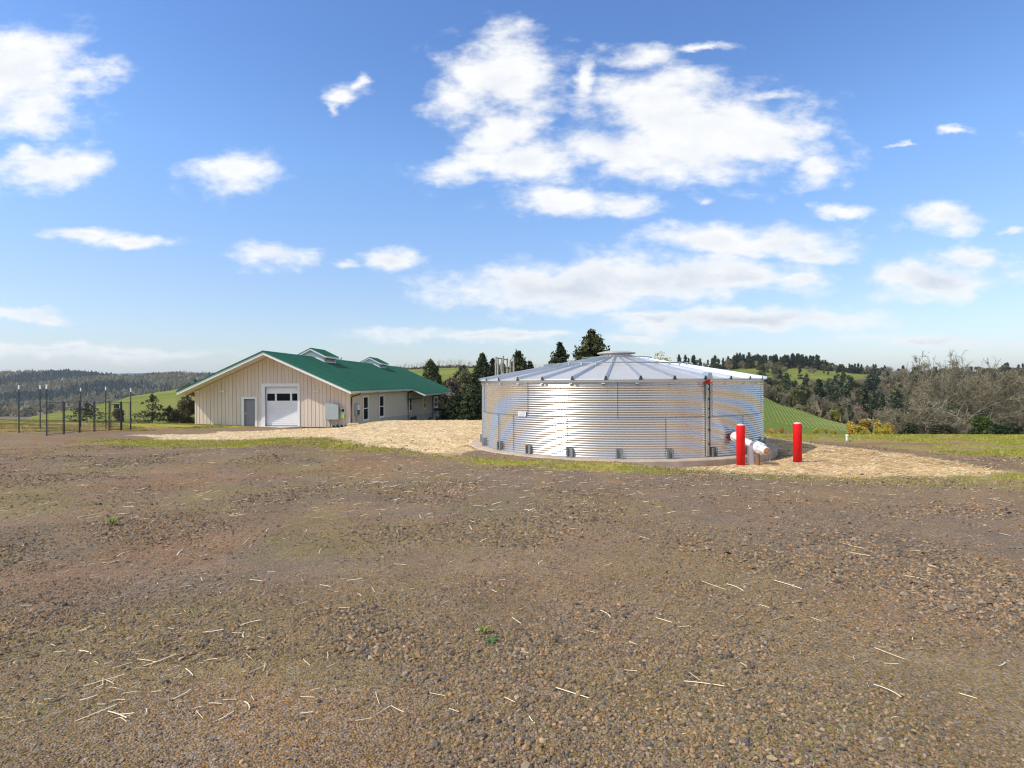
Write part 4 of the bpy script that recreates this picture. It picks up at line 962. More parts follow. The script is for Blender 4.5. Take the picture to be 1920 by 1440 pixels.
# ------------------------------------------------------------------ fence on the left
def build_fence():
    posts = [(35,722,29.9,'leftmost'),(75,722.5,33.4,None),(87,721,28.6,None),(151,727,36.0,None),(198,725,35.2,None),(245,728,34.7,None)]
    labs = ['tall dark fence post with white tip, leftmost of the fence', 'tall white tipped post just left of the first mesh panel, farther back', 'tall white tipped post at the left end of the mesh panels',
            'tall white tipped post in line with the middle of the mesh panels', 'tall white tipped post just left of the gate, behind the mesh panels', 'tall white tipped post at the right end of the mesh panels']
    base = None
    for (X, Yt, d, _), lb in zip(posts, labs):
        p = P(X, Yt, d); g = hz(p.x, p.y)
        E = empty('fence_post', (p.x, p.y, g)); tag(E, lb, 'fence post', 'white tipped steel posts of the fence'); h = p.z-g
        b = MB(); b.box(-.032,.032,-.006,.006,-.2,h-.22); b.box(-.006,.006,.006,.045,-.2,h-.22)
        for k in range(24): b.box(-.012,.012,-.014,-.006,.1+k*.085,.125+k*.085)
        b.build('shaft', M['post'], E)
        b = MB(); b.box(-.036,.036,-.01,.01,h-.22,h); b.box(-.01,.01,.01,.049,h-.22,h); b.build('tip', M['white'], E)
    def pt(X, d): q = P(X, 800, d); return Vector((q.x, q.y, hz(q.x, q.y)))
    dist = lambda X: np.interp(X, [87, 245], [28.6, 34.7])
    H = 1.68
    spans = [(88,118,'first mesh panel of the enclosure from the left'),(121,148,'second mesh panel of the enclosure from the left'),(150.5,175.5,'third mesh panel of the enclosure from the left'),(178.5,203,'fourth mesh panel of the enclosure, just left of the gate'),
             (208,226,'narrow mesh gate of the dark enclosure with a latch'),(229,244,'last mesh panel of the enclosure, right of the gate')]
    for i, (xa, xb, lb) in enumerate(spans):
        a = pt(xa, dist(xa)); b_ = pt(xb, dist(xb)); gate = i == 4
        E = empty('mesh_gate' if gate else 'mesh_fence', a); tag(E, lb, 'gate' if gate else 'fence panel', None if gate else 'dark welded mesh panels of the enclosure')
        e = b_-a; L_ = e.length; z0 = .06
        up = Vector((0, 0, 1)); f = MB(); r = .015 if not gate else .022
        for q in (Vector((0,0,0)), e): f.tube([q+up*-.03, q+up*H], r, 8)
        f.tube([up*H, e+up*H], r*.8, 8); f.tube([up*z0, e+up*z0], r*.8, 8)
        if gate: f.tube([up*(H-.13), e+up*(H-.13)], r*.8, 8)
        f.build('frame', M['post'], E)
        w = MB(); n = int(L_/.10)
        for k in range(1, n):
            q = e*(k/n); w.tube([q+up*z0, q+up*H], .0028, 3, cap=False)
        for k in range(1, 17): w.tube([up*(z0+(H-z0)*k/17), e+up*(z0+(H-z0)*k/17)], .0028, 3, cap=False)
        w.build('mesh', M['wire'], E)
        if gate:
            mid = e*.62; l = MB(); l.box(-.14,.1,-.05,.05,H-.36,H-.14, Matrix.Translation(mid)); l.build('latch', M['black'], E)
            ch = MB(); ch.tube([mid+up*(H-.36)+Vector((-.1,0,0)), mid+up*(H-.6)+Vector((-.12,-.03,0)), mid+up*(H-.75)+Vector((-.08,-.03,0))], .012, 6); ch.build('chain', M['black'], E)
    # stout posts by the panels
    lbs = ['dark round post between the first and second mesh panels', 'dark post between the second and third mesh panels', 'dark post between the third and fourth mesh panels', 'dark post at the hinge side of the gate', 'dark post at the latch side of the gate']
    for X, lb in zip((119.6, 149.3, 177, 205.5, 227.6), lbs):
        a = pt(X, dist(X)+.03); b = MB(); b.tube([(0,0,-.1),(0,0,H+.05)], .026 if X > 200 else .016, 10); b.lathe([(.028,H+.05),(.025,H+.07),(.01,H+.08)], 10)
        o = b.build('panel_post', M['post']); o.location = a; tag(o, lb, 'post', 'posts holding the mesh panels')
    # wire fence running off to the left and across the back
    w = empty('wire_fence', pt(35, 29.9)); tag(w, 'thin wire fence strung between the white tipped posts', 'wire fence'); w0 = w.location.copy()
    mb = MB(); runs = [[(-60,29.5),(35,29.9),(87,28.6)], [(-60,33.5),(75,33.4),(198,35.2),(245,34.7)]]
    for run in runs:
        pts = [pt(X, d) for X, d in run]
        for k in range(11):
            z = .2+k*.155; mb.tube([q-w0+Vector((0,0,z)) for q in pts], .003, 3, cap=False)
        for a, b_ in zip(pts[:-1], pts[1:]):
            n = int((b_-a).length/.35)
            for k in range(n):
                q = a.lerp(b_, k/n)-w0; mb.tube([q+Vector((0,0,.2)), q+Vector((0,0,1.75))], .002, 3, cap=False)
    mb.build('wire', M['wire'], w)
build_fence()

# ------------------------------------------------------------------ vegetation
def leafcloud(pts, size, k, seed, cols, flat=0.0, aspect=1.0):
    """k triangles round every point; returns V, T, colours"""
    g = np.random.default_rng(seed); n = len(pts)
    c = np.repeat(pts, k, axis=0) + g.normal(0, 1, (n*k, 3))*size*.55
    sz = (np.repeat(size, k) if np.ndim(size) else size)*g.uniform(.6, 1.3, n*k)
    a = g.normal(0, 1, (n*k, 3)); a[:, 2] *= (1-flat); a /= np.linalg.norm(a, axis=1)[:, None]
    b = g.normal(0, 1, (n*k, 3)); b[:, 2] *= (1-flat); b -= (b*a).sum(1)[:, None]*a; b /= np.linalg.norm(b, axis=1)[:, None]
    sz = sz[:, None]
    V = np.stack([c - a*sz*.6 - b*sz*.4*aspect, c + a*sz*.6 - b*sz*.4*aspect, c + b*sz*.8*aspect], 1).reshape(-1, 3)
    T = np.arange(len(V)).reshape(-1, 3)
    cols = np.asarray(cols, float); ci = cols[g.integers(0, len(cols), n)]*g.uniform(.75, 1.25, (n, 1)); cc = np.repeat(ci, k*3, axis=0)
    return V, T, cc
def conifer_pts(h, rad, n, seed, bare=.08, ragged=.3, power=.9):
    g = np.random.default_rng(seed)
    # whorls of boughs
    nb = max(20, int(n/14)); out = []
    for _ in range(nb):
        t = g.random()**.85; z = h*(bare+(1-bare)*t); L = rad*((1-t)**power)*g.uniform(1-ragged*1.6, 1+ragged*.5)+.02*h*(1-t)
        az = g.uniform(0, 2*math.pi); m = max(3, int(14*(L/rad+.15)))
        s = g.random(m)**.65; r = L*s
        zz = z - r*.22 + (r/rad)**2*.12*rad + g.normal(0, .012*h, m)
        wob = g.normal(0, .10, m)*r + 0
        x = np.cos(az)*r - np.sin(az)*wob; y = np.sin(az)*r + np.cos(az)*wob
        out.append(np.stack([x, y, zz], 1))
    k = int(nb*.5); zt = h*(.75+.27*g.random(k)); out.append(np.stack([g.normal(0, .008*h, k), g.normal(0, .008*h, k), zt], 1))
    return np.concatenate(out)
def blob_pts(h, rad, n, seed, base=.25, lobes=9):
    g = np.random.default_rng(seed); ce = []
    for i in range(lobes):
        a = g.uniform(0, 2*math.pi); r = rad*.55*math.sqrt(g.random()); z = h*(base+.12+(.8-base)*g.random()); ce.append((r*math.cos(a), r*math.sin(a), z, rad*g.uniform(.3, .5)))
    ce = np.array(ce); i = g.integers(0, lobes, n); d = g.normal(0, 1, (n, 3)); d /= np.linalg.norm(d, axis=1)[:, None]
    rr = (g.random(n)**.4)[:, None]*ce[i, 3:4]; p = ce[i, :3] + d*rr; p[:, 2] = np.clip(p[:, 2], h*base*.5, h*1.02); return p
def trunk_mesh(h, r, seed, mat, limbs=6, spread=.4):
    g = random.Random(seed); b = MB(); pts = []; x = y = 0
    for i in range(6): pts.append((x, y, h*i/5-.15)); x += g.uniform(-.02, .02)*h; y += g.uniform(-.02, .02)*h
    b.tube(pts, [r*(1-.85*i/5) for i in range(6)], 7)
    for k in range(limbs):
        t = .3+.6*k/limbs; a = g.uniform(0, 6.28); z = h*t; L = h*spread*(1-t)*g.uniform(.6, 1.1)
        b.tube([(0,0,z), (math.cos(a)*L*.5, math.sin(a)*L*.5, z+L*.2), (math.cos(a)*L, math.sin(a)*L, z+L*.55)], [r*.35*(1-t)+.01, r*.22*(1-t)+.01, .008], 5, cap=False)
    return b.mesh('trunk', mat, True)
FIRC = [(.045,.062,.022),(.062,.078,.028),(.032,.048,.02),(.09,.10,.035)]
PINEC = [(.085,.098,.032),(.115,.125,.04),(.055,.068,.026),(.15,.145,.05)]
def make_tree(kind, h, rad, seed, n=900, k=4, size=.16, cols=None, **kw):
    if kind == 'conifer': pts = conifer_pts(h, rad, n, seed, **kw); V, T, cc = leafcloud(pts, size, k, seed+1, cols or FIRC, flat=.3); m = M['fir']
    else: pts = blob_pts(h, rad, n, seed, **kw); V, T, cc = leafcloud(pts, size, k, seed+1, cols); m = M['leaf']
    crown = np_mesh('crown', V, T, m, False, {'tone': cc})
    return crown, trunk_mesh(h*.93, max(.03, h*.018), seed, M['bark'])
def place_tree(name, crown, trunk, x, y, label, cat, group=None, s=1.0, rz=None, sink=.05, tn='trunk'):
    E = empty(name, (x, y, hz(x, y)-sink), random.uniform(0, 6.28) if rz is None else rz); E.scale = (s, s, s)
    tag(E, label, cat, group); link('crown', crown, E)
    if trunk: link(tn, trunk, E)
    return E
def near_trees():
    def t(X, Ytop, d, hw_px, name, label, seed, n=2600, k=6, size=.17, kind='conifer', cols=None, **kw):
        p = P(X, Ytop, d); g = hz(p.x, p.y); h = p.z-g+.1; size = size*max(1, d/60)**.7; rad = hw_px/F*d*(({808:1.9,924:1.9,972:2.1,993:2.0,1050:2.3,1110:2.1}.get(X, 1.45)) if kind == 'conifer' else 1)
        cr, tr = make_tree(kind, h, rad, seed, n, k, size, cols, **kw)
        place_tree(name, cr, tr, p.x, p.y, label, 'tree', None, rz=0)
    G1 = 'trees'
    t(905, 669, 75, 38, 'fir_tree', 'tallest dark fir between the barn and the tank', 11, 6500, 7, .20, power=.8)
    t(924, 676, 74, 14, 'fir_tree', 'slim dark fir close behind the tank, right of the tallest fir', 12, 1500, 6, .17, power=.7)
    t(868, 690, 100, 30, 'fir_tree', 'broad olive fir right of the barn, left of the tallest fir', 13, 4200, 7, .19, cols=PINEC, power=.5)
    t(838, 716, 100, 16, 'fir_tree', 'low bushy fir at the right end of the barn roof', 14, 3200, 7, .17, cols=PINEC, power=.45, bare=.02)
    t(887, 728, 60, 24, 'fir_tree', 'low dark bushy fir beside the left edge of the tank', 15, 3600, 7, .17, power=.4, bare=.02)
    t(856, 742, 66, 26, 'fir_tree', 'low dark fir between the far end of the barn and the straw bank', 27, 3000, 7, .17, power=.4, bare=.02)
    t(808, 682, 120, 14, 'fir_tree', 'lone fir rising above the far end of the barn roof', 16, 1300, 6, .38, cols=PINEC, power=.5)
    t(972, 664, 62, 23, 'fir_tree', 'dark pointed fir behind the thin poles', 17, 5000, 6, .20, power=.6)
    t(993, 681, 66, 14, 'fir_tree', 'small dark fir behind the tank just right of the poles', 18, 1200, 6, .18, power=.6)
    t(1050, 648, 56, 22, 'fir_tree', 'ragged dark fir above the left part of the tank roof', 19, 4000, 6, .17, power=.6, ragged=.35)
    t(1110, 625, 56, 33, 'pine_tree', 'tall open pine above the middle of the tank roof', 20, 4600, 6, .22, cols=PINEC, power=.5, ragged=.4)
    t(1152, 653, 60, 20, 'pine_tree', 'low rounded pine behind the tank roof vent', 21, 1300, 6, .2, kind='blob', cols=PINEC, base=.2)
    t(1237, 655, 52, 30, 'leafing_tree', 'sparse yellow leafing tree behind the right of the tank roof', 22, 620, 3, .10, kind='blob', cols=[(.34,.27,.05),(.42,.33,.07),(.26,.24,.06)], base=.1, lobes=14)
    t(1248, 672, 50, 26, 'shrub', 'golden bush behind the tank roof, below the sparse tree', 23, 1200, 4, .12, kind='blob', cols=[(.36,.25,.03),(.28,.22,.04),(.18,.17,.04)], base=.1, lobes=10)
    t(285, 741, 46, 27, 'fir_tree', 'young fir with upswept boughs between fence and barn', 24, 950, 5, .08, cols=[(.07,.085,.045),(.10,.11,.06),(.13,.13,.075)], power=.75, bare=.08, ragged=.6)
    t(318, 763, 47, 22, 'fir_tree', 'smaller squat fir left of the barn corner', 25, 800, 5, .08, cols=[(.05,.065,.035),(.08,.09,.045)], power=.6, bare=.02, ragged=.5)
    t(163, 758, 43, 30, 'fir_tree', 'wide flat young fir seen through the mesh panels', 26, 900, 5, .07, cols=[(.05,.065,.035),(.08,.09,.045)], power=.5, bare=.15, ragged=.6)
    for i, (X, Y, d, hw) in enumerate(((345,752,56,18),(357,738,62,20),(335,772,52,13),(222,770,50,10))):
        lb = ['brown budding shrub left of the barn wall', 'taller olive shrub under the barn eave at its left side', 'low brown shrub beside the squat fir', 'small brown bush behind the gate'][i]
        t(X, Y, d, hw, 'shrub', lb, 30+i, 700, 5, .13, kind='blob', cols=[(.16,.12,.06),(.12,.11,.045),(.20,.15,.08)], base=.05)
    for i, (X, Y, d, hw, lb) in enumerate(((848,706,75,22,'bare brown bush between the barn roof and the olive fir'),(868,684,90,16,'pale budding tree behind the olive fir'),(938,682,85,24,'olive green leafing tree between the two dark firs'),(812,712,85,18,'grey brown thicket beyond the far end of the barn'))):
        t(X, Y, d, hw, 'leafing_tree', lb, 40+i, 900, 4, .22, kind='blob', cols=[[(.20,.15,.10),(.26,.2,.14)],[(.22,.21,.10),(.27,.25,.13)],[(.20,.20,.04),(.26,.24,.06)],[(.17,.14,.09),(.22,.18,.12)]][i], base=.1)
near_trees()

def bare_tree(h, seed, depth=6, spread=1.0, mat=None, twig=3, r0=None, trunks=1, wide=.55, top=99.5, rmin=0.0):
    g = random.Random(seed); V = []; Fc = []
    def seg(p, q, ra, rb, n):
        t = (q-p); L = t.length
        if L < 1e-6: return
        ra = max(ra, rmin); rb = max(rb, rmin)
        t.normalize(); up = Vector((0, 0, 1)) if abs(t.z) < .9 else Vector((1, 0, 0)); a = t.cross(up).normalized(); b = t.cross(a); o = len(V)
        for c, r in ((p, ra), (q, rb)):
            for k in range(n):
                an = 2*math.pi*k/n; V.append(tuple(c+(a*math.cos(an)+b*math.sin(an))*r))
        for k in range(n): Fc.append((o+k, o+(k+1) % n, o+n+(k+1) % n, o+n+k))
    def grow(p, d, L, r, lev):
        n = 6 if lev <= 1 else (4 if lev <= 3 else 3); steps = 3 if lev < depth-1 else 2
        for i in range(steps):
            d = (d + Vector((g.gauss(0,.24), g.gauss(0,.24), g.gauss(0,.16)+(.05 if lev > 1 else 0)))).normalized()
            q = p+d*L/steps; r2 = r*.86; seg(p, q, r, r2, n); p = q; r = r2
            if lev >= 2 and lev < depth and g.random() < .55: side(p, d, L*.55, r*.5, lev+2)
        if lev >= depth: return
        for k in range(3 if lev < 2 else g.choice((2, 2, 3))): side(p, d, L*g.uniform(.68, .86), r*g.uniform(.55, .75), lev+1)
    def side(p, d, L, r, lev):
        if lev > depth: 
            for _ in range(twig):
                e = (d + Vector((g.gauss(0,.6), g.gauss(0,.6), g.gauss(.1,.5)))).normalized(); seg(p, p+e*L*.8, r*.8, r*.3, 3)
            return
        ax = Vector((g.gauss(0,1), g.gauss(0,1), g.gauss(0,.6))).normalized(); e = (d*.8 + ax*.8*spread); e.z = e.z*.8+.08; grow(p, e.normalized(), L, r, lev)
    r0 = r0 or h*.028
    for k in range(trunks): grow(Vector((g.gauss(0,.3)*(trunks > 1), g.gauss(0,.3)*(trunks > 1), -.2)), Vector((g.gauss(0,.12), g.gauss(0,.12), 1)).normalized(), h*.26, r0, 0)
    me = bpy.data.meshes.new('branches'); A = np.array(V, np.float32)
    sc = h/np.percentile(A[:, 2], top); A *= sc; rq = np.percentile(np.hypot(A[:, 0], A[:, 1]), 97); A[:, :2] *= wide*h/rq
    me = np_mesh('branches', A, np.array(Fc), mat or M['lichen'], True); return me
def twigs(me, n, L, w, seed, cols):
    A = np.empty(len(me.vertices)*3, np.float32); me.vertices.foreach_get('co', A); A = A.reshape(-1, 3); g = np.random.default_rng(seed)
    A = A[len(A)//20:]; A = A[A[:, 2] > .12*A[:, 2].max()]; p = A[g.integers(0, len(A), n)]+g.normal(0, .12, (n, 3))
    e = g.normal(0, 1, (n, 3)); e[:, 2] = e[:, 2]*.7+.15; out = p.copy(); out[:, 2] = 0; e += .6*out/(np.linalg.norm(out, axis=1)[:, None]+.5); e /= np.linalg.norm(e, axis=1)[:, None]; e *= g.uniform(.4, 1.2, (n, 1))*L
    s_ = np.cross(e, g.normal(0, 1, (n, 3))); s_ /= np.linalg.norm(s_, axis=1)[:, None]; s_ *= w
    V = np.stack([p-s_, p+s_, p+e], 1).reshape(-1, 3); cc = np.repeat(np.array(cols)[g.integers(0, len(cols), n)]*g.uniform(.6, 1.2, (n, 1)), 3, axis=0)
    return np_mesh('twigs', V, np.arange(len(V)).reshape(-1, 3), M['leaf'], False, {'tone': cc})
def place_bare(me, X, d, s, name, label, group=None, rz=None):
    p = P(X, 720, d); E = empty(name, (p.x, p.y, hz(p.x, p.y)-.2), random.uniform(0, 6.28) if rz is None else rz); E.scale = s if isinstance(s, tuple) else (s, s, s)
    tag(E, label, 'tree', group); link('branches', me, E)
    if me.name in TW: tag(link('twigs', TW[me.name], E), kind='stuff')
    return E
TW = {}
def big_oaks():
    o1 = bare_tree(13.2, 5, 6, 1.0, twig=4, r0=.34, wide=.62, trunks=3, top=98.6, rmin=.022); print('oak verts', len(o1.vertices))
    TC = [(.22,.175,.10),(.17,.135,.075),(.27,.225,.14),(.13,.11,.06)]; TW[o1.name] = twigs(o1, 15000, .6, .018, 1, TC)
    place_bare(o1, 1795, 75, (.95, .95, 1.03), 'bare_oak', 'largest lichen covered bare oak at the right of the field', rz=.4)
    o2 = bare_tree(10.5, 8, 6, 1.0, twig=4, r0=.3, wide=.6, trunks=2, top=98.6, rmin=.02)
    TW[o2.name] = twigs(o2, 10000, .7, .016, 2, TC)
    place_bare(o2, 1922, 70, (.85, .85, .64), 'bare_oak', 'bare oak cut by the right edge of the picture', rz=1.1)
    o3 = bare_tree(9.0, 14, 6, 1.1, twig=4, r0=.22, wide=.7, trunks=2, top=98.6, rmin=.02)
    TW[o3.name] = twigs(o3, 10000, .7, .018, 3, TC)
    place_bare(o3, 1730, 72, (.95, .95, .84), 'bare_oak', 'lower tangled bare oak left of the largest oak', rz=2.0)
    place_bare(o3, 1868, 92, (.8, .8, .62), 'bare_oak', 'bare oak seen between the largest oak and the one at the picture edge', rz=5.1)
    spec = [(1850,786,52,22,'shrub','bright green shrub under the right side of the largest oak',[(.10,.15,.03),(.16,.19,.04),(.05,.08,.025)]),
            (1877,800,50,18,'shrub','dark green shrub at the foot of the right hand oak',[(.03,.055,.02),(.045,.07,.025)]),
            (1832,800,54,18,'shrub','dark evergreen shrub under the largest oak',[(.03,.05,.02),(.05,.07,.025)]),
            (1712,800,56,34,'shrub','dark brambles at the foot of the lower tangled oak',[(.045,.06,.025),(.08,.075,.04)]),
            (1770,803,54,40,'shrub','brown brambles under the middle of the largest oak',[(.09,.075,.04),(.05,.055,.025)]),
            (1905,795,60,30,'shrub','brown thicket below the oak at the picture edge',[(.10,.08,.045),(.06,.065,.03)])]
    for i, (X, Y, d, hw, nm, lb, cols) in enumerate(spec):
        p = P(X, Y, d); g = hz(p.x, p.y); h = p.z-g+.1; cr, tr = make_tree('blob', h, hw/F*d, 60+i, 1500, 4, .15, cols, base=.05, lobes=12); place_tree(nm, cr, tr, p.x, p.y, lb, 'shrub')
    yl = [(.60,.42,.06),(.48,.37,.06),(.36,.30,.08),(.66,.48,.07)]
    for i, (X, Y, d, hw) in enumerate(((1598,792,44,14),(1622,786,45,17),(1646,788,44,16),(1668,793,46,15),(1612,800,42,16),(1655,801,42,18))):
        lb = ['golden bush at the left end of the yellow clump', 'tallest golden bush of the yellow clump beyond the field', 'golden bush right of the tallest one in the yellow clump', 'golden bush at the right end of the yellow clump', 'low golden bush in front of the left of the yellow clump', 'low golden bush in front of the right of the yellow clump'][i]
        p = P(X, Y, d); g = hz(p.x, p.y); h = p.z-g+.1; cr, tr = make_tree('blob', h, hw/F*d, 80+i, 1500, 3, .075, yl, base=.05, lobes=16); place_tree('golden_bush', cr, tr, p.x, p.y, lb, 'bush', 'golden bushes beyond the right field')
    for i, (X, Y, d, hw) in enumerate(((1447,806,33,7),(1466,802,34,6),(1528,804,35,8),(1549,803,36,7),(1562,806,34,6))):
        lb = ['yellow sprigs close to the right wall of the tank', 'yellow sprigs left of the free standing red bollard', 'yellow sprigs just right of the free standing bollard', 'taller yellow sprigs right of the bollard, at the vineyard foot', 'small yellow sprigs farthest right before the golden bushes'][i]
        p = P(X, Y, d); g = hz(p.x, p.y); h = p.z-g+.1; cr, tr = make_tree('blob', h, hw/F*d, 100+i, 260, 3, .05, yl, base=.05, lobes=10); place_tree('yellow_sprigs', cr, tr, p.x, p.y, lb, 'plant', 'yellow sprigs along the field edge')
big_oaks()

def hillside():
    g = np.random.default_rng(5); R_ = random.Random(5)
    con = []
    for i in range(4):
        h = 10; pts = conifer_pts(h, 2.3, 420, 200+i, power=.6, bare=.03); V, T, cc = leafcloud(pts, .55, 4, 210+i, [(.040,.058,.024),(.055,.070,.030),(.08,.088,.038)], flat=.3)
        con.append((np_mesh('crown', V, T, M['fir'], False, {'tone': cc}), trunk_mesh(h*.9, .16, i, M['bark'])))
    pale = []
    for i in range(3):
        h = 8; pts = blob_pts(h, 3.6, 420, 220+i, base=.12, lobes=12); V, T, cc = leafcloud(pts, .34, 4, 230+i, [(.27,.215,.135),(.34,.27,.175),(.21,.17,.10)], aspect=.45)
        pale.append((np_mesh('crown', V, T, M['leaf'], False, {'tone': cc}), bare_tree(h*.9, 240+i, 4, 1.1, twig=2)))
    olive = []
    for i in range(2):
        h = 8; pts = blob_pts(h, 3.2, 420, 250+i, base=.1, lobes=12); V, T, cc = leafcloud(pts, .45, 4, 260+i, [(.15,.15,.05),(.20,.185,.07),(.11,.115,.045)])
        olive.append((np_mesh('crown', V, T, M['leaf'], False, {'tone': cc}), trunk_mesh(h*.8, .16, 50+i, M['bark'])))
    lime = []
    for i in range(1):
        h = 6; pts = blob_pts(h, 2.6, 380, 270+i, base=.08, lobes=10); V, T, cc = leafcloud(pts, .36, 4, 280+i, [(.30,.30,.04),(.24,.26,.045)])
        lime.append((np_mesh('crown', V, T, M['leaf'], False, {'tone': cc}), trunk_mesh(h*.8, .12, 70+i, M['bark'])))
    bare = [bare_tree(8.5, 300+i, 5, 1.0, twig=3, r0=.22) for i in range(3)]
    K = {'con': (con, 'conifer_tree'), 'pale': (pale, 'bare_tree'), 'olive': (olive, 'broadleaf_tree'), 'lime': (lime, 'leafing_tree')}
    def put(kind, X, d, s, label, group, sz=1.0):
        lst, nm = K[kind]; cr, tr = lst[R_.randrange(len(lst))]; p = P(X, 720, d)
        E = place_tree(nm, cr, tr, p.x, p.y, label, 'tree', group, s, sink=.2); E.scale = (s*R_.uniform(.85, 1.2), s*R_.uniform(.85, 1.2), s*sz*R_.uniform(.9, 1.1)); return E
    names = {'con': 'dark conifer', 'pale': 'pale bare tree', 'olive': 'olive green tree', 'lime': 'yellow green tree'}
    # wooded slope beyond the vineyard
    cnt = 0; done = []
    def scatter(n, Xr, dr, weights, sr, place, group, sz=1.0, mind=3.2):
        nonlocal cnt
        c = 0; tries = 0
        while c < n and tries < n*30:
            tries += 1
            X = R_.uniform(*Xr); e = dr(X)
            if e[1] <= e[0]: continue
            d = math.exp(R_.uniform(math.log(e[0]), math.log(e[1])))
            p = P(X, 720, d)
            if any((p.x-q[0])**2+(p.y-q[1])**2 < (mind*(d/250)**.5)**2 for q in done): continue
            done.append((p.x, p.y)); kind = R_.choices(('con','pale','olive','lime'), weights)[0]
            sv = R_.uniform(*sr); m_ = (sr[0]+sr[1])/2; szw = 'taller' if sv > m_ else 'lower'
            wh = 'toward the left' if X < Xr[0]+(Xr[1]-Xr[0])/3 else ('toward the right' if X > Xr[0]+2*(Xr[1]-Xr[0])/3 else 'about the middle')
            put(kind, X, d, sv, f'{szw} {names[kind]} {place}, {wh}', group, sz); c += 1; cnt += 1
    edge = lambda X: float(np.interp(X, [1431,1500,1600,1700,1920], [206,181,157,130,120]))
    tops = lambda X: float(np.interp(X, [1431,1460,1500,1560,1630,1700,1920], [300,300,278,290,345,445,445]))
    g1 = 'trees on the wooded slope beyond the vineyard'
    scatter(26, (1425,1500), lambda X: (edge(X), edge(X)+26), (.2,.3,.35,.15), (.55,.85), 'edging the vineyard right of the tank', g1)
    scatter(20, (1500,1680), lambda X: (edge(X), edge(X)+26), (.25,.25,.3,.2), (.55,.9), 'edging the vineyard behind golden bushes', g1)
    scatter(75, (1425,1680), lambda X: (edge(X)+26, min(tops(X), 300)), (.48,.33,.16,.03), (.8,1.2), 'between vineyard and hill meadow', g1)
    scatter(60, (1425,1700), lambda X: (tops(X)-40, tops(X)), (.2,.62,.16,.02), (.75,1.05), 'just below the hill meadow', g1)
    scatter(95, (1680,1960), lambda X: (150, 445), (.30,.33,.34,.03), (.8,1.15), 'on the slope behind the oaks', g1)
    # conifer plantation on the crest
    scatter(80, (1375,1535), lambda X: (452, 485), (.97,.0,.03,0), (1.0,1.35), 'in the hill crest stand', 'conifers along the right hill crest', .85, 2.0)
    scatter(30, (1270,1420), lambda X: (440, 480), (.6,.25,.15,0), (.8,1.2), 'on the crest above the tank', 'trees along the crest above the tank', 1.0, 2.5)
    scatter(20, (1420,1470), lambda X: (380, 450), (.45,.3,.2,.05), (.7,1.1), 'left of the hill meadow', g1)
    scatter(44, (1530,1660), lambda X: (452, 478), (.5,.15,.35,0), (.65,.95), 'in the meadow top row', 'trees along the meadow top', .9, 2.0)
    scatter(60, (1650,1960), lambda X: (450, 492), (.25,.35,.4,0), (.75,1.1), 'on the right skyline', 'trees on the right skyline', .9, 2.0)
    # solitary trees on the meadow
    for X, d, s, kd in ((1497,432,.5,'pale'),(1513,420,.6,'pale'),(1519,415,.55,'pale'),(1463,430,.3,'olive'),(1545,420,.32,'olive'),(1553,412,.35,'con'),(1571,385,.85,'con'),(1527,395,.7,'pale'),(1500,360,.8,'con'),(1582,360,.9,'con')):
        put(kd, X, d, s, {'pale':'small pale bare tree','olive':'small olive bush','con':'small dark conifer'}[kd]+' standing alone on the hill meadow', 'lone trees on the hill meadow')
    # bare trees along the far meadow ridge between barn and tank
    X = 744
    while X < 905:
        d = 372+R_.uniform(-5, 12); me = bare[R_.randrange(3)]; place_bare(me, X, d, R_.uniform(.62, .9), 'bare_tree', 'slender bare tree in the row on the ridge beyond the barn', 'row of bare trees on the ridge beyond the barn'); X += R_.uniform(2.6, 5.0)
    for X in (1000,1004,1009,1015,1022,1029,1312,1325): place_bare(bare[R_.randrange(3)], X, 390 if X < 1100 else 470, R_.uniform(.6, .8), 'bare_tree', 'slender bare tree on the far ridge, just above the tank roof edge', 'bare trees seen above the tank roof')
    # trees down the left of the near hill, behind barn
    for X, d, s, kd in ((352,150,.4,'olive'),(358,150,.28,'con'),(340,165,.3,'pale'),(366,170,.4,'con')): put(kd, X, d, s, names[kd]+' on the green slope at the left end of the barn roof', 'trees behind the barn left end')
    print('hillside trees', cnt)
hillside()

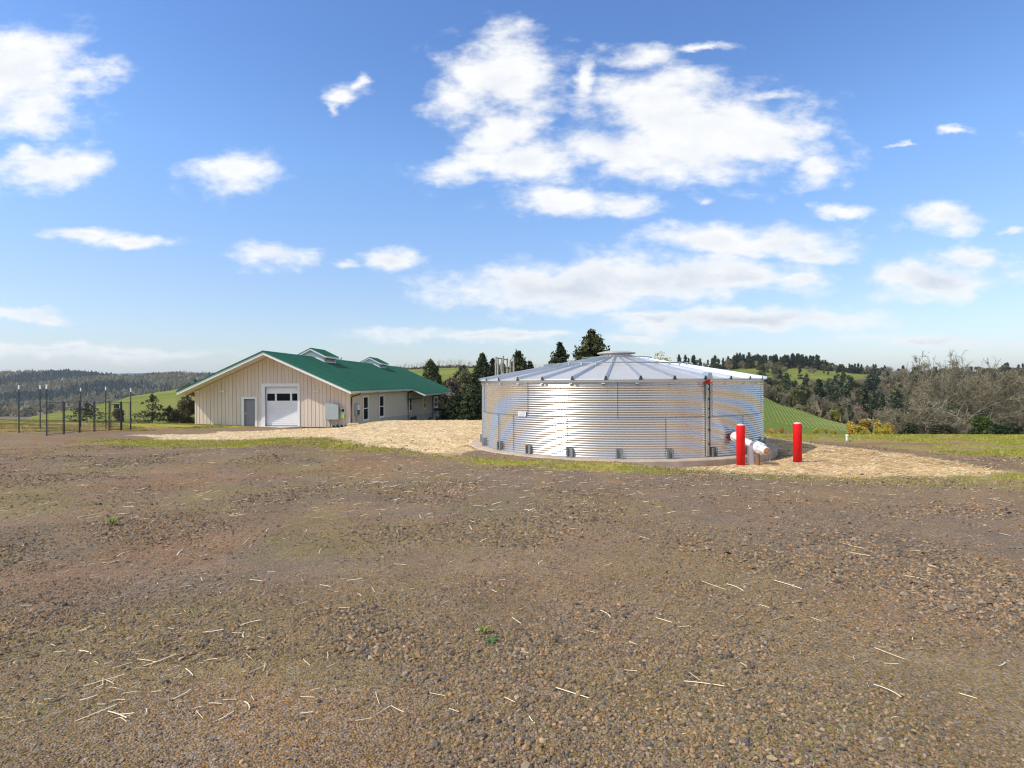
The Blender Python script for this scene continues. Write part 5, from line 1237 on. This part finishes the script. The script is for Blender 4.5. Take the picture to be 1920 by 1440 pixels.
def far_woods():
    # far hills on the left: one mass of wood, thousands of small crowns
    g = np.random.default_rng(9)
    def proto_cone():
        n = 6; V = []; Fc = []
        for (r, z0, z1) in ((1, .05, .6), (.72, .35, 1.0)):
            o = len(V); V += [(r*math.cos(6.283*k/n), r*math.sin(6.283*k/n), z0) for k in range(n)]+[(0, 0, z1)]; Fc += [(o+k, o+(k+1) % n, o+n) for k in range(n)]
        return np.array(V), np.array(Fc)
    def proto_blob():
        t = (1+5**.5)/2; v = np.array([(-1,t,0),(1,t,0),(-1,-t,0),(1,-t,0),(0,-1,t),(0,1,t),(0,-1,-t),(0,1,-t),(t,0,-1),(t,0,1),(-t,0,-1),(-t,0,1)], float); v /= np.linalg.norm(v[0])
        f = np.array([(0,11,5),(0,5,1),(0,1,7),(0,7,10),(0,10,11),(1,5,9),(5,11,4),(11,10,2),(10,7,6),(7,1,8),(3,9,4),(3,4,2),(3,2,6),(3,6,8),(3,8,9),(4,9,5),(2,4,11),(6,2,10),(8,6,7),(9,8,1)])
        v[:, 2] = v[:, 2]*.5+.5; return v, f
    def proto_leafy(k=16):
        q = np.random.default_rng(77); c = q.normal(0, 1, (k, 3)); c /= np.linalg.norm(c, axis=1)[:, None]; c *= q.uniform(.5, 1, (k, 1)); c[:, 2] = np.abs(c[:, 2]); V = []
        for i in range(k):
            for _ in range(3): V.append(c[i]+q.normal(0, .33, 3))
        return np.array(V), np.arange(3*k).reshape(-1, 3)
    def batch(name, n, Xr, dr, proto, hs, rs, cols, label, cond=None, kindtag='stuff'):
        X = g.uniform(*Xr, n); d = np.sqrt(g.uniform(dr[0]**2, dr[1]**2, n)); x = (X-960)/F*d; y = d
        if cond is not None: m = cond(X, d, x, y); x, y, d = x[m], y[m], d[m]; n = len(x)
        z = hgt(x, y)-1.0; v, f = proto; h = g.uniform(*hs, n)[:, None]; r = g.uniform(*rs, n)[:, None]; a = g.uniform(0, 6.28, n)[:, None]
        jit = g.uniform(.75, 1.25, (n, len(v)))
        vx = v[None, :, 0]*jit; vy = v[None, :, 1]*jit
        VX = (vx*np.cos(a)-vy*np.sin(a))*r+x[:, None]; VY = (vx*np.sin(a)+vy*np.cos(a))*r+y[:, None]; VZ = v[None, :, 2]*h*g.uniform(.9, 1.1, (n, len(v)))+z[:, None]
        V = np.stack([VX, VY, VZ], -1).reshape(-1, 3); T = (f[None]+np.arange(n)[:, None, None]*len(v)).reshape(-1, 3)
        cl = np.array(cols)[g.integers(0, len(cols), n)]*g.uniform(.75, 1.3, (n, 1)); cc = np.repeat(cl, len(v), axis=0)
        o = link(name, np_mesh(name, V, T, M['fir'], False, {'tone': cc})); tag(o, label, kind='stuff'); return o
    dk = [(.026,.038,.024),(.035,.047,.028),(.022,.032,.022)]; br = [(.24,.18,.10),(.20,.16,.08),(.30,.24,.13),(.15,.15,.07)]
    batch('far_conifer_wood', 5200, (-80, 560), (930, 1560), proto_cone(), (9, 15), (3.8, 6), dk, 'dark conifer wood covering the far hill at the left', lambda X, d, x, y: fbm(x*.011, y*.006, 3, 3) > .44)
    batch('far_broadleaf_wood', 4200, (-80, 560), (900, 1560), proto_leafy(12), (6, 11), (3.5, 6), br, 'brownish bare wood patched over the far hill at the left', lambda X, d, x, y: fbm(x*.011, y*.006, 3, 3) < .50)
    batch('valley_hedges', 900, (-80, 330), (520, 930), proto_leafy(12), (5, 9), (4, 7), br+[(.25,.2,.16),(.05,.06,.03)], 'pale bare hedgerows and copses in the valley at the left', lambda X, d, x, y: (fbm(x*.03, y*.008, 8, 2) > .55) | (d > 860))
    # undergrowth that fills the wooded slope at the right between the single trees
    def slope(X, d, x, y):
        e = np.interp(X, [1431,1500,1600,1700,1920], [203,178,155,120,110]); t = np.interp(X, [1431,1460,1500,1560,1630,1700,1920], [300,300,280,290,340,450,460]); return (d > e) & (d < t)
    batch('slope_thicket', 5200, (1425, 1980), (110, 460), proto_leafy(), (2, 5), (1.6, 3.0), [(.13,.12,.055),(.22,.175,.10),(.28,.23,.14),(.09,.09,.04)], 'mixed undergrowth between the trees of the right hand slope', slope)
    batch('ridge_thicket', 700, (700, 1000), (365, 400), proto_leafy(), (1.5, 3.5), (1.5, 2.6), [(.13,.105,.075),(.10,.085,.06)], 'brown brushwood under the ridge trees beyond the barn')
    batch('crest_thicket', 900, (1260, 1980), (455, 500), proto_leafy(), (2, 5), (2, 3.4), [(.03,.04,.02),(.06,.06,.03),(.08,.07,.045)], 'dark undergrowth along the right hand hill crest')
far_woods()

def vineyard():
    b = MB(); n = 0
    # rows run straight up the slope, 2.6 m apart
    edge = lambda X: float(np.interp(X, [1380,1431,1500,1600,1720], [212,197,172,148,135]))
    for k in range(-100, 180):
        pts = []
        for j in range(0, 60):
            t = j*2.2; x = 28+(k-50)*.95+t*.41; y = 92+t; X = 960+F*x/y
            if X < 1400 or X > 1720 or y > edge(X)-2: 
                if len(pts) > 2: break
                continue
            if 112 < y < 124 and True: 
                if len(pts) > 2: rows_add(b, pts)
                pts = []; continue
            pts.append((x+random.uniform(-.06,.06), y, hz(x, y)))
        if len(pts) > 2: rows_add(b, pts); n += 1
    o = b.build('vineyard_rows', M['vine'], None); tag(o, 'close rows of young vines on the green slope right of the tank', kind='stuff')
def rows_add(b, pts):
    for (p, q) in zip(pts[:-1], pts[1:]):
        w = .09; h = .18
        b.add([(p[0]-w,p[1],p[2]-.1),(p[0]+w,p[1],p[2]-.1),(p[0],p[1],p[2]+h),(q[0]-w,q[1],q[2]-.1),(q[0]+w,q[1],q[2]-.1),(q[0],q[1],q[2]+h)], [(0,3,5,2),(1,2,5,4)])
vineyard()

# ------------------------------------------------------------------ pole frame behind the tank
def poles():
    tops = [(929.5,669),(933.5,672),(940.5,671),(943.5,667),(951,672),(957,675),(963,668)]
    p0 = P(945, 700, 49); E = empty('pole_frame', (p0.x, p0.y, hz(p0.x, p0.y))); tag(E, 'cluster of thin grey poles with crossbars standing behind the tank', 'pole frame'); q0 = E.location.copy()
    tp_ = []
    for i, (X, Y) in enumerate(tops):
        d = 48+(i % 3)*1.2; t = P(X, Y, d); g = hz(t.x, t.y); b = MB(); b.tube([(0,0,g-.2-q0.z),(0,0,t.z-q0.z)], [.10,.075], 8); o = b.build('pole', M['wood'], E); o.location = (t.x-q0.x, t.y-q0.y, 0); tp_.append(t-q0)
    c = MB(); c.tube([tp_[0]+Vector((0,0,-.08)), tp_[2]+Vector((0,0,-.06))], .05, 6); c.tube([tp_[3]+Vector((0,0,-.3)), tp_[4]+Vector((0,0,-.1))], .05, 6); c.tube([tp_[5]+Vector((0,0,0)), tp_[6]+Vector((0,0,-.1))], .04, 6); c.build('crossbar', M['wood'], E)
    k = MB(); c_ = tp_[3]+Vector((-.1,-.1,-.9)); k.lathe([(.14,-.3),(.16,-.28),(.16,.25),(.1,.3)], 12, Matrix.Translation(c_)); k.build('canister', M['bracket'], E)
    b = MB(); b.box(-.08,.08,-.08,.08,-.05,.15, Matrix.Translation(tp_[6]+Vector((0,0,.02)))); b.build('bird_box', M['dark'], E)
poles()

# ------------------------------------------------------------------ pebbles, straw, grass
def icosa():
    t = (1+5**.5)/2; v = np.array([(-1,t,0),(1,t,0),(-1,-t,0),(1,-t,0),(0,-1,t),(0,1,t),(0,-1,-t),(0,1,-t),(t,0,-1),(t,0,1),(-t,0,-1),(-t,0,1)], float); v /= np.linalg.norm(v[0])
    f = np.array([(0,11,5),(0,5,1),(0,1,7),(0,7,10),(0,10,11),(1,5,9),(5,11,4),(11,10,2),(10,7,6),(7,1,8),(3,9,4),(3,4,2),(3,2,6),(3,6,8),(3,8,9),(4,9,5),(2,4,11),(6,2,10),(8,6,7),(9,8,1)])
    return v, f
def octa():
    v = np.array([(1,0,0),(-1,0,0),(0,1,0),(0,-1,0),(0,0,1),(0,0,-1)], float); f = np.array([(0,2,4),(2,1,4),(1,3,4),(3,0,4)]); return v, f
def frame_points(n, r0, r1, power, g):
    """points in the field of view; density per square metre falls as r**-power"""
    k = 2-power; u = g.random(n); d = (r0**k+u*(r1**k-r0**k))**(1/k) if abs(k) > 1e-6 else r0*(r1/r0)**u
    s = g.uniform(-.95, .95, n); return s*d, d
def rock(name, n, r0, r1, power, sr, proto, label, seed):
    g = np.random.default_rng(seed); x, y = frame_points(n, r0, r1, power, g); st, gr, yd = masks(x, y)
    keep = (yd*(1-.8*st)*(1-.5*gr) > g.random(n)*.9); cl = fbm(x*.7, y*.7, 44, 4); keep &= cl > g.uniform(.22, .62, n); x, y = x[keep], y[keep]; n = len(x)
    z = hgt(x, y); v, f = proto
    s = np.exp(g.normal(math.log(sr), .38, n)); s = np.clip(s, sr*.45, sr*3.4)*(1+.05*y)*(.85+.4*sst(cl[keep], .48, .66))
    sc = np.stack([s*g.uniform(.8, 1.5, n), s*g.uniform(.7, 1.2, n), s*g.uniform(.45, .9, n)], 1)
    a = g.uniform(0, 6.28, n)[:, None]; jit = g.uniform(.7, 1.3, (n, len(v), 3)); p = v[None]*jit*sc[:, None, :]
    tilt = g.normal(0, .35, (n, 1)); p2z = p[..., 2]*np.cos(tilt)+p[..., 0]*np.sin(tilt); p2x = p[..., 0]*np.cos(tilt)-p[..., 2]*np.sin(tilt)
    X = p2x*np.cos(a)-p[..., 1]*np.sin(a)+x[:, None]; Y = p2x*np.sin(a)+p[..., 1]*np.cos(a)+y[:, None]; Z = p2z+z[:, None]+s[:, None]*.28
    V = np.stack([X, Y, Z], -1).reshape(-1, 3); T = (f[None]+np.arange(n)[:, None, None]*len(v)).reshape(-1, 3)
    pal = np.array([(.205,.155,.105),(.12,.105,.09),(.085,.08,.078),(.23,.19,.145),(.20,.14,.082),(.24,.152,.078),(.10,.085,.07),(.185,.137,.095),(.23,.158,.09),(.13,.112,.095),(.28,.20,.13)])
    cl = pal[g.integers(0, len(pal), n)]*g.uniform(.7, 1.4, (n, 1))*np.array([1.2, 1.12, 1.0]); cc = np.repeat(cl, len(v), axis=0)
    o = link(name, np_mesh(name, V, T, M['pebble'], False, {'tone': cc})); tag(o, label, kind='stuff'); print(name, n)
rock('gravel', 60000, 2.2, 5.5, 1.3, .0044, icosa(), 'crushed grey brown gravel in the near yard', 1)
rock('coarse_gravel', 170000, 3.6, 24, 1.6, .0072, octa(), 'coarser gravel farther across the yard', 2)

def straw_proto(bend, w, L, n=4):
    b = MB(); pts = []
    for i in range(n+1):
        t = i/n-.5; pts.append((t*L, bend*L*(.25-t*t), .004))
    for i in range(n):
        p, q = pts[i], pts[i+1]
        b.add([(p[0],p[1]-w,p[2]),(p[0],p[1]+w,p[2]),(p[0],p[1],p[2]+w*.7),(q[0],q[1]-w,q[2]),(q[0],q[1]+w,q[2]),(q[0],q[1],q[2]+w*.7)], [(0,3,5,2),(2,5,4,1),(0,1,4,3)])
    return b
def lone_straws():
    R_ = random.Random(12); protos = [straw_proto(bd, .0038, L).mesh('straw_stalk', M['stalk']) for bd, L in ((0,.22),(.12,.16),(-.05,.27),(.45,.12),(.03,.18),(-.2,.10))]
    spec = [(1073,1302,62,20),(1322,1285,75,8),(708,1312,30,55),(160,1226,34,12),(575,1245,26,30),(300,1240,40,-35),(196,1278,52,-25),(355,1263,30,25),(1668,1228,36,40),(1664,1298,34,48),(1815,1308,22,30),(1600,1025,22,25),(1610,1040,26,18),(1478,1098,34,30),(1715,1084,26,20),(1378,1103,22,35),
            (1395,1098,14,-15),(665,1088,26,-10),(610,1100,24,10),(480,1090,26,5),(440,1195,22,85),(470,1170,30,-20),(230,1250,26,-28),(340,1305,26,-50),(180,1340,52,-38),(220,1343,50,14),(110,1345,18,70),(395,1240,22,-8),(430,1315,24,-4),(400,1185,32,-12),(270,1240,30,8),(750,1060,24,5),(820,1305,24,12),(900,950,22,5),(1210,1010,20,18),(1140,1060,18,-12),(1245,1165,26,20),(1385,1160,22,-18),(1340,1100,34,32)]
    lab = 'pale straw stalk lying on the brown gravel of the yard'; grp = 'straw stalks scattered on the gravel'
    k = 0
    def put(X, Y, Lpx, ang):
        nonlocal k
        dx, dy = roll_px(X, Y); d = 1.6*F/max(dy-40.5, 20)
        for _ in range(4): d = (CAMZ-hz(dx/F*d, d))*F/dy
        x = dx/F*d; L = Lpx/F*d; dep = math.tan(R(ang))
        # image slope -> ground heading: a step of dy px in depth is d*d/(F*1.6) m
        gx = math.cos(R(ang)); gy = -math.sin(R(ang))*d/1.8; hd = math.atan2(gy, gx); ln = L*math.hypot(gx, gy)
        me = protos[k % 6]; o = link('straw_stalk', me); k += 1; base = (.22,.16,.27,.12,.18,.10)[(k-1) % 6]
        s = max(.35, min(ln, .42)/base); o.scale = (s, min(s, 1.4), 1.0); o.location = (x, d, hz(x, d)+.006); o.rotation_euler = (0, R_.uniform(-.03, .03), hd)
        col_ = ['at the far left', 'left of the middle', 'in the middle', 'right of the middle', 'at the far right'][min(4, int(X/384))]; row_ = 'nearest' if Y > 1250 else ('near' if Y > 1130 else ('halfway' if Y > 1010 else 'farther'))
        rt = {'nearest': 'on the nearest gravel', 'near': 'on the near gravel', 'halfway': 'halfway across the gravel', 'farther': 'on the farther gravel'}[row_]; sz_ = 'long' if Lpx*480/(Y-720) > 32 else ('short' if Lpx*480/(Y-720) < 15 else 'middling')
        tag(o, f"{sz_} {'curved' if (k-1) % 6 in (3, 5) else 'straight'} straw stalk {rt}, {col_}", 'straw stalk', grp)
    for a in spec: put(*a)
    for _ in range(200):
        left = R_.random() < .62; X = R_.gauss(330, 260) if left else R_.uniform(300, 1900); Y = 920+440*R_.random()**1.1
        if 0 < X < 1920: put(X, Y, R_.uniform(7, 22)*(Y-720)/450, R_.uniform(-60, 60))
lone_straws()
def scatter_strips(name, x, y, L, w, hgtv, cols, mat, label, seed, lift=.01, tilt=.25, zoff=0):
    g = np.random.default_rng(seed); n = len(x); z = hgt(x, y)+zoff; a = g.uniform(0, math.pi, n); L = g.uniform(.5, 1.4, n)*L; bw = w*(1+.03*y)
    e = np.stack([np.cos(a), np.sin(a), g.normal(0, tilt, n)], 1); s = np.stack([-np.sin(a), np.cos(a), np.zeros(n)], 1); c = np.stack([x, y, z+lift+np.abs(e[:, 2])*L*.5], 1)
    V = np.stack([c-e*L[:, None]/2-s*bw[:, None], c-e*L[:, None]/2+s*bw[:, None], c+e*L[:, None]/2+s*bw[:, None]*.6, c+e*L[:, None]/2-s*bw[:, None]*.6], 1)
    V[:, 1, 2] += bw*.8; V[:, 2, 2] += bw*.8
    V = V.reshape(-1, 3); T = np.arange(len(V)).reshape(-1, 4); cl = np.array(cols)[g.integers(0, len(cols), n)]*g.uniform(.7, 1.2, (n, 1))
    o = link(name, np_mesh(name, V, T, mat, False, {'tone': np.repeat(cl, 4, axis=0)})); tag(o, label, kind='stuff')
def straw_cover():
    g = np.random.default_rng(33)
    def pts(poly, n):
        p = np.array(poly); x = g.uniform(p[:, 0].min(), p[:, 0].max(), n); y = g.uniform(p[:, 1].min(), p[:, 1].max(), n)
        st, gr, yd = masks(x, y); th = .35+.5*sst(fbm(x*1.4, y*1.4, 63, 4), .45, .62); k = (st > g.random(n)) & (g.random(n) > th*.6) & (poly_sd(x, y, poly) > -1.2); rt = np.hypot(x-TANK[0], y-TANK[1]); k &= rt > TR+.45; return x[k], y[k]
    cols = [(1.05,1.05,1.05),(.8,.78,.7),(1.15,1.18,1.3),(.6,.5,.45),(.95,.9,.8)]
    x, y = pts(STRAW_L, 150000); scatter_strips('straw_mulch', x, y, .15, .0032, 0, cols, M['straw'], 'straw mulch spread on the bank between barn and tank', 34, tilt=.12)
    x, y = pts(STRAW_R, 110000); scatter_strips('straw_mulch', x, y, .13, .0028, 0, cols, M['straw'], 'straw mulch spread on the bank right of the tank', 35, tilt=.12)
    # thin scatter blown over the gravel round the tank
    x, y = frame_points(5000, 8, 20, 1.0, g); st, gr, yd = masks(x, y); k = (g.random(len(x)) < .15+.75*np.exp(-((y-12.5)/3)**2)*(x > -4)) & (np.hypot(x-TANK[0], y-TANK[1]) > TR+.5); scatter_strips('blown_straw', x[k], y[k], .13, .0028, 0, cols[:3], M['straw'], 'thin scatter of straw blown over the gravel before the tank', 36, tilt=.08)
straw_cover()
def straw_bits():
    g = np.random.default_rng(71); x, y = frame_points(9000, 2.3, 9, 1.2, g); cl = fbm(x*.9, y*.9, 95, 4); k = (cl > .50+.10*sst(x, -1, 2)) & (g.random(len(x)) < .12+.5*sst(cl, .52, .66)*(1-sst(x, -.5, 2)))
    scatter_strips('straw_bits', x[k], y[k], .035, .0012, 0, [(1.0,1.05,1.2),(.8,.8,.85),(.6,.55,.55)], M['straw'], 'short broken straw bits clumped among the near stones', 72, lift=.007, tilt=.1)
straw_bits()
def grass_cover():
    g = np.random.default_rng(55)
    def blades(name, x, y, h, w, cols, label, seed):
        n = len(x); gg = np.random.default_rng(seed); z = hgt(x, y)-.01; k = 4
        x = np.repeat(x, k)+gg.normal(0, .03, n*k); y = np.repeat(y, k)+gg.normal(0, .03, n*k); z = np.repeat(z, k); hh = gg.uniform(.5, 1.3, n*k)*h; ww = w*(1+.045*y)
        a = gg.uniform(0, 6.28, n*k); lx = gg.normal(0, .35, n*k)*hh; ly = gg.normal(0, .35, n*k)*hh
        V = np.stack([np.stack([x-np.cos(a)*ww, y-np.sin(a)*ww, z], 1), np.stack([x+np.cos(a)*ww, y+np.sin(a)*ww, z], 1), np.stack([x+lx, y+ly, z+hh], 1)], 1).reshape(-1, 3)
        cl = np.array(cols)[gg.integers(0, len(cols), n)]*gg.uniform(.8, 1.2, (n, 1)); cc = np.repeat(cl, 3*k, axis=0)
        o = link(name, np_mesh(name, V, np.arange(len(V)).reshape(-1, 3), M['grassb'], False, {'tone': cc})); tag(o, label, kind='stuff')
    gc = [(.33,.34,.05),(.41,.39,.07),(.52,.44,.13),(.27,.29,.05)]
    x = g.uniform(-21, 13, 60000); y = g.uniform(10.3, 29, 60000); st, gr, yd = masks(x, y); k = (gr*yd > g.random(len(x))*.9) & (np.hypot(x-TANK[0], y-TANK[1]) > TR+.5); blades('grass', x[k], y[k], .075, .005, gc, 'short green grass strip between the gravel and the straw', 56)
    x = g.uniform(11, 34, 90000); y = g.uniform(11, 32, 90000); st, gr, yd = masks(x, y); br = .8*sst(fbm(x*.7, y*.35, 75, 4), .50, .62)+1.2*(np.exp(-(((x-15.4)/2.6)**2 + ((y-22.6)/.9)**2)) + .8*np.exp(-(((x-11.6)/1.6)**2 + ((y-26)/.8)**2)))
    br = br + .75*sst(fbm(x*1.3, y*.5, 76, 4), .47, .6)
    k = ((1-yd)*(1-st) > g.random(len(x))*.9) & (x < y*.98) & (g.random(len(x)) > br); blades('field_grass', x[k], y[k], .07, .006, gc, 'short grass field beyond the gravel track at the right', 57)
    x = g.uniform(-48, -14, 60000); y = g.uniform(24, 50, 60000); st, gr, yd = masks(x, y); red = fbm(x*.5, y*.5, 77, 4); k = ((1-yd) > g.random(len(x))*.9) & (x > -y*.98) & (red < g.uniform(.34, .6, len(x))); blades('verge_grass', x[k], y[k], .07, .007, [(.30,.27,.07),(.38,.29,.11),(.22,.23,.05)], 'patchy grass around the mesh enclosure at the left', 58)
    x, y = frame_points(16000, 2.3, 12, 1.5, g); m = fbm(x*1.1, y*1.1, 91, 4); k = (m > .60) & (x < 3) | (m > .66); blades('weeds', x[k], y[k], .024, .0026, [(.28,.34,.04),(.38,.38,.06),(.20,.26,.04)], 'tiny moss and weeds between the stones of the gravel', 59)
grass_cover()
def rosette(X, Y, r, label, cols, seed, n=11, up=.25):
    g = random.Random(seed); dx, dy = roll_px(X, Y); d = 3.3
    for _ in range(8): d = (CAMZ-hz(dx/F*d, d))*F/dy
    E = empty('weed_plant', (dx/F*d, d, hz(dx/F*d, d)+.004)); tag(E, label, 'weed')
    m = material('weed_leaf', cols, .55, var=.2, scale=30, transl=.25)
    for k in range(n):
        a = 6.283*k/n+g.uniform(-.2, .2); L = r*g.uniform(.7, 1.15); w = L*.16; e = Vector((math.cos(a), math.sin(a), 0)); s = Vector((-math.sin(a), math.cos(a), 0)); u = Vector((0, 0, 1)); h = L*g.uniform(up*.6, up*1.6)
        p = [Vector((0,0,0)), e*L*.4+u*h*.8, e*L*.75+u*h, e*L+u*h*.6]; ws = [w*.3, w*.9, w, 0.001]; b = MB(); b.v = [tuple(q+s*ww) for q, ww in zip(p, ws)]+[tuple(q-u*w*.25) for q in p]+[tuple(q-s*ww) for q, ww in zip(p, ws)]
        b.f = [(i, i+1, 5+i, 4+i) for i in range(3)]+[(4+i, 5+i, 9+i, 8+i) for i in range(3)]; b.build('leaf', m, E)
rosette(921, 1203, .055, 'small green leafy weed growing in the gravel at bottom centre', (.10,.20,.06), 1)
rosette(907, 1188, .045, 'small yellow green weed just behind the leafy one in the gravel', (.24,.30,.04), 2, 13, .8)
rosette(210, 985, .08, 'pale green grass tuft in the gravel at middle left', (.24,.30,.05), 3, 15, .9)
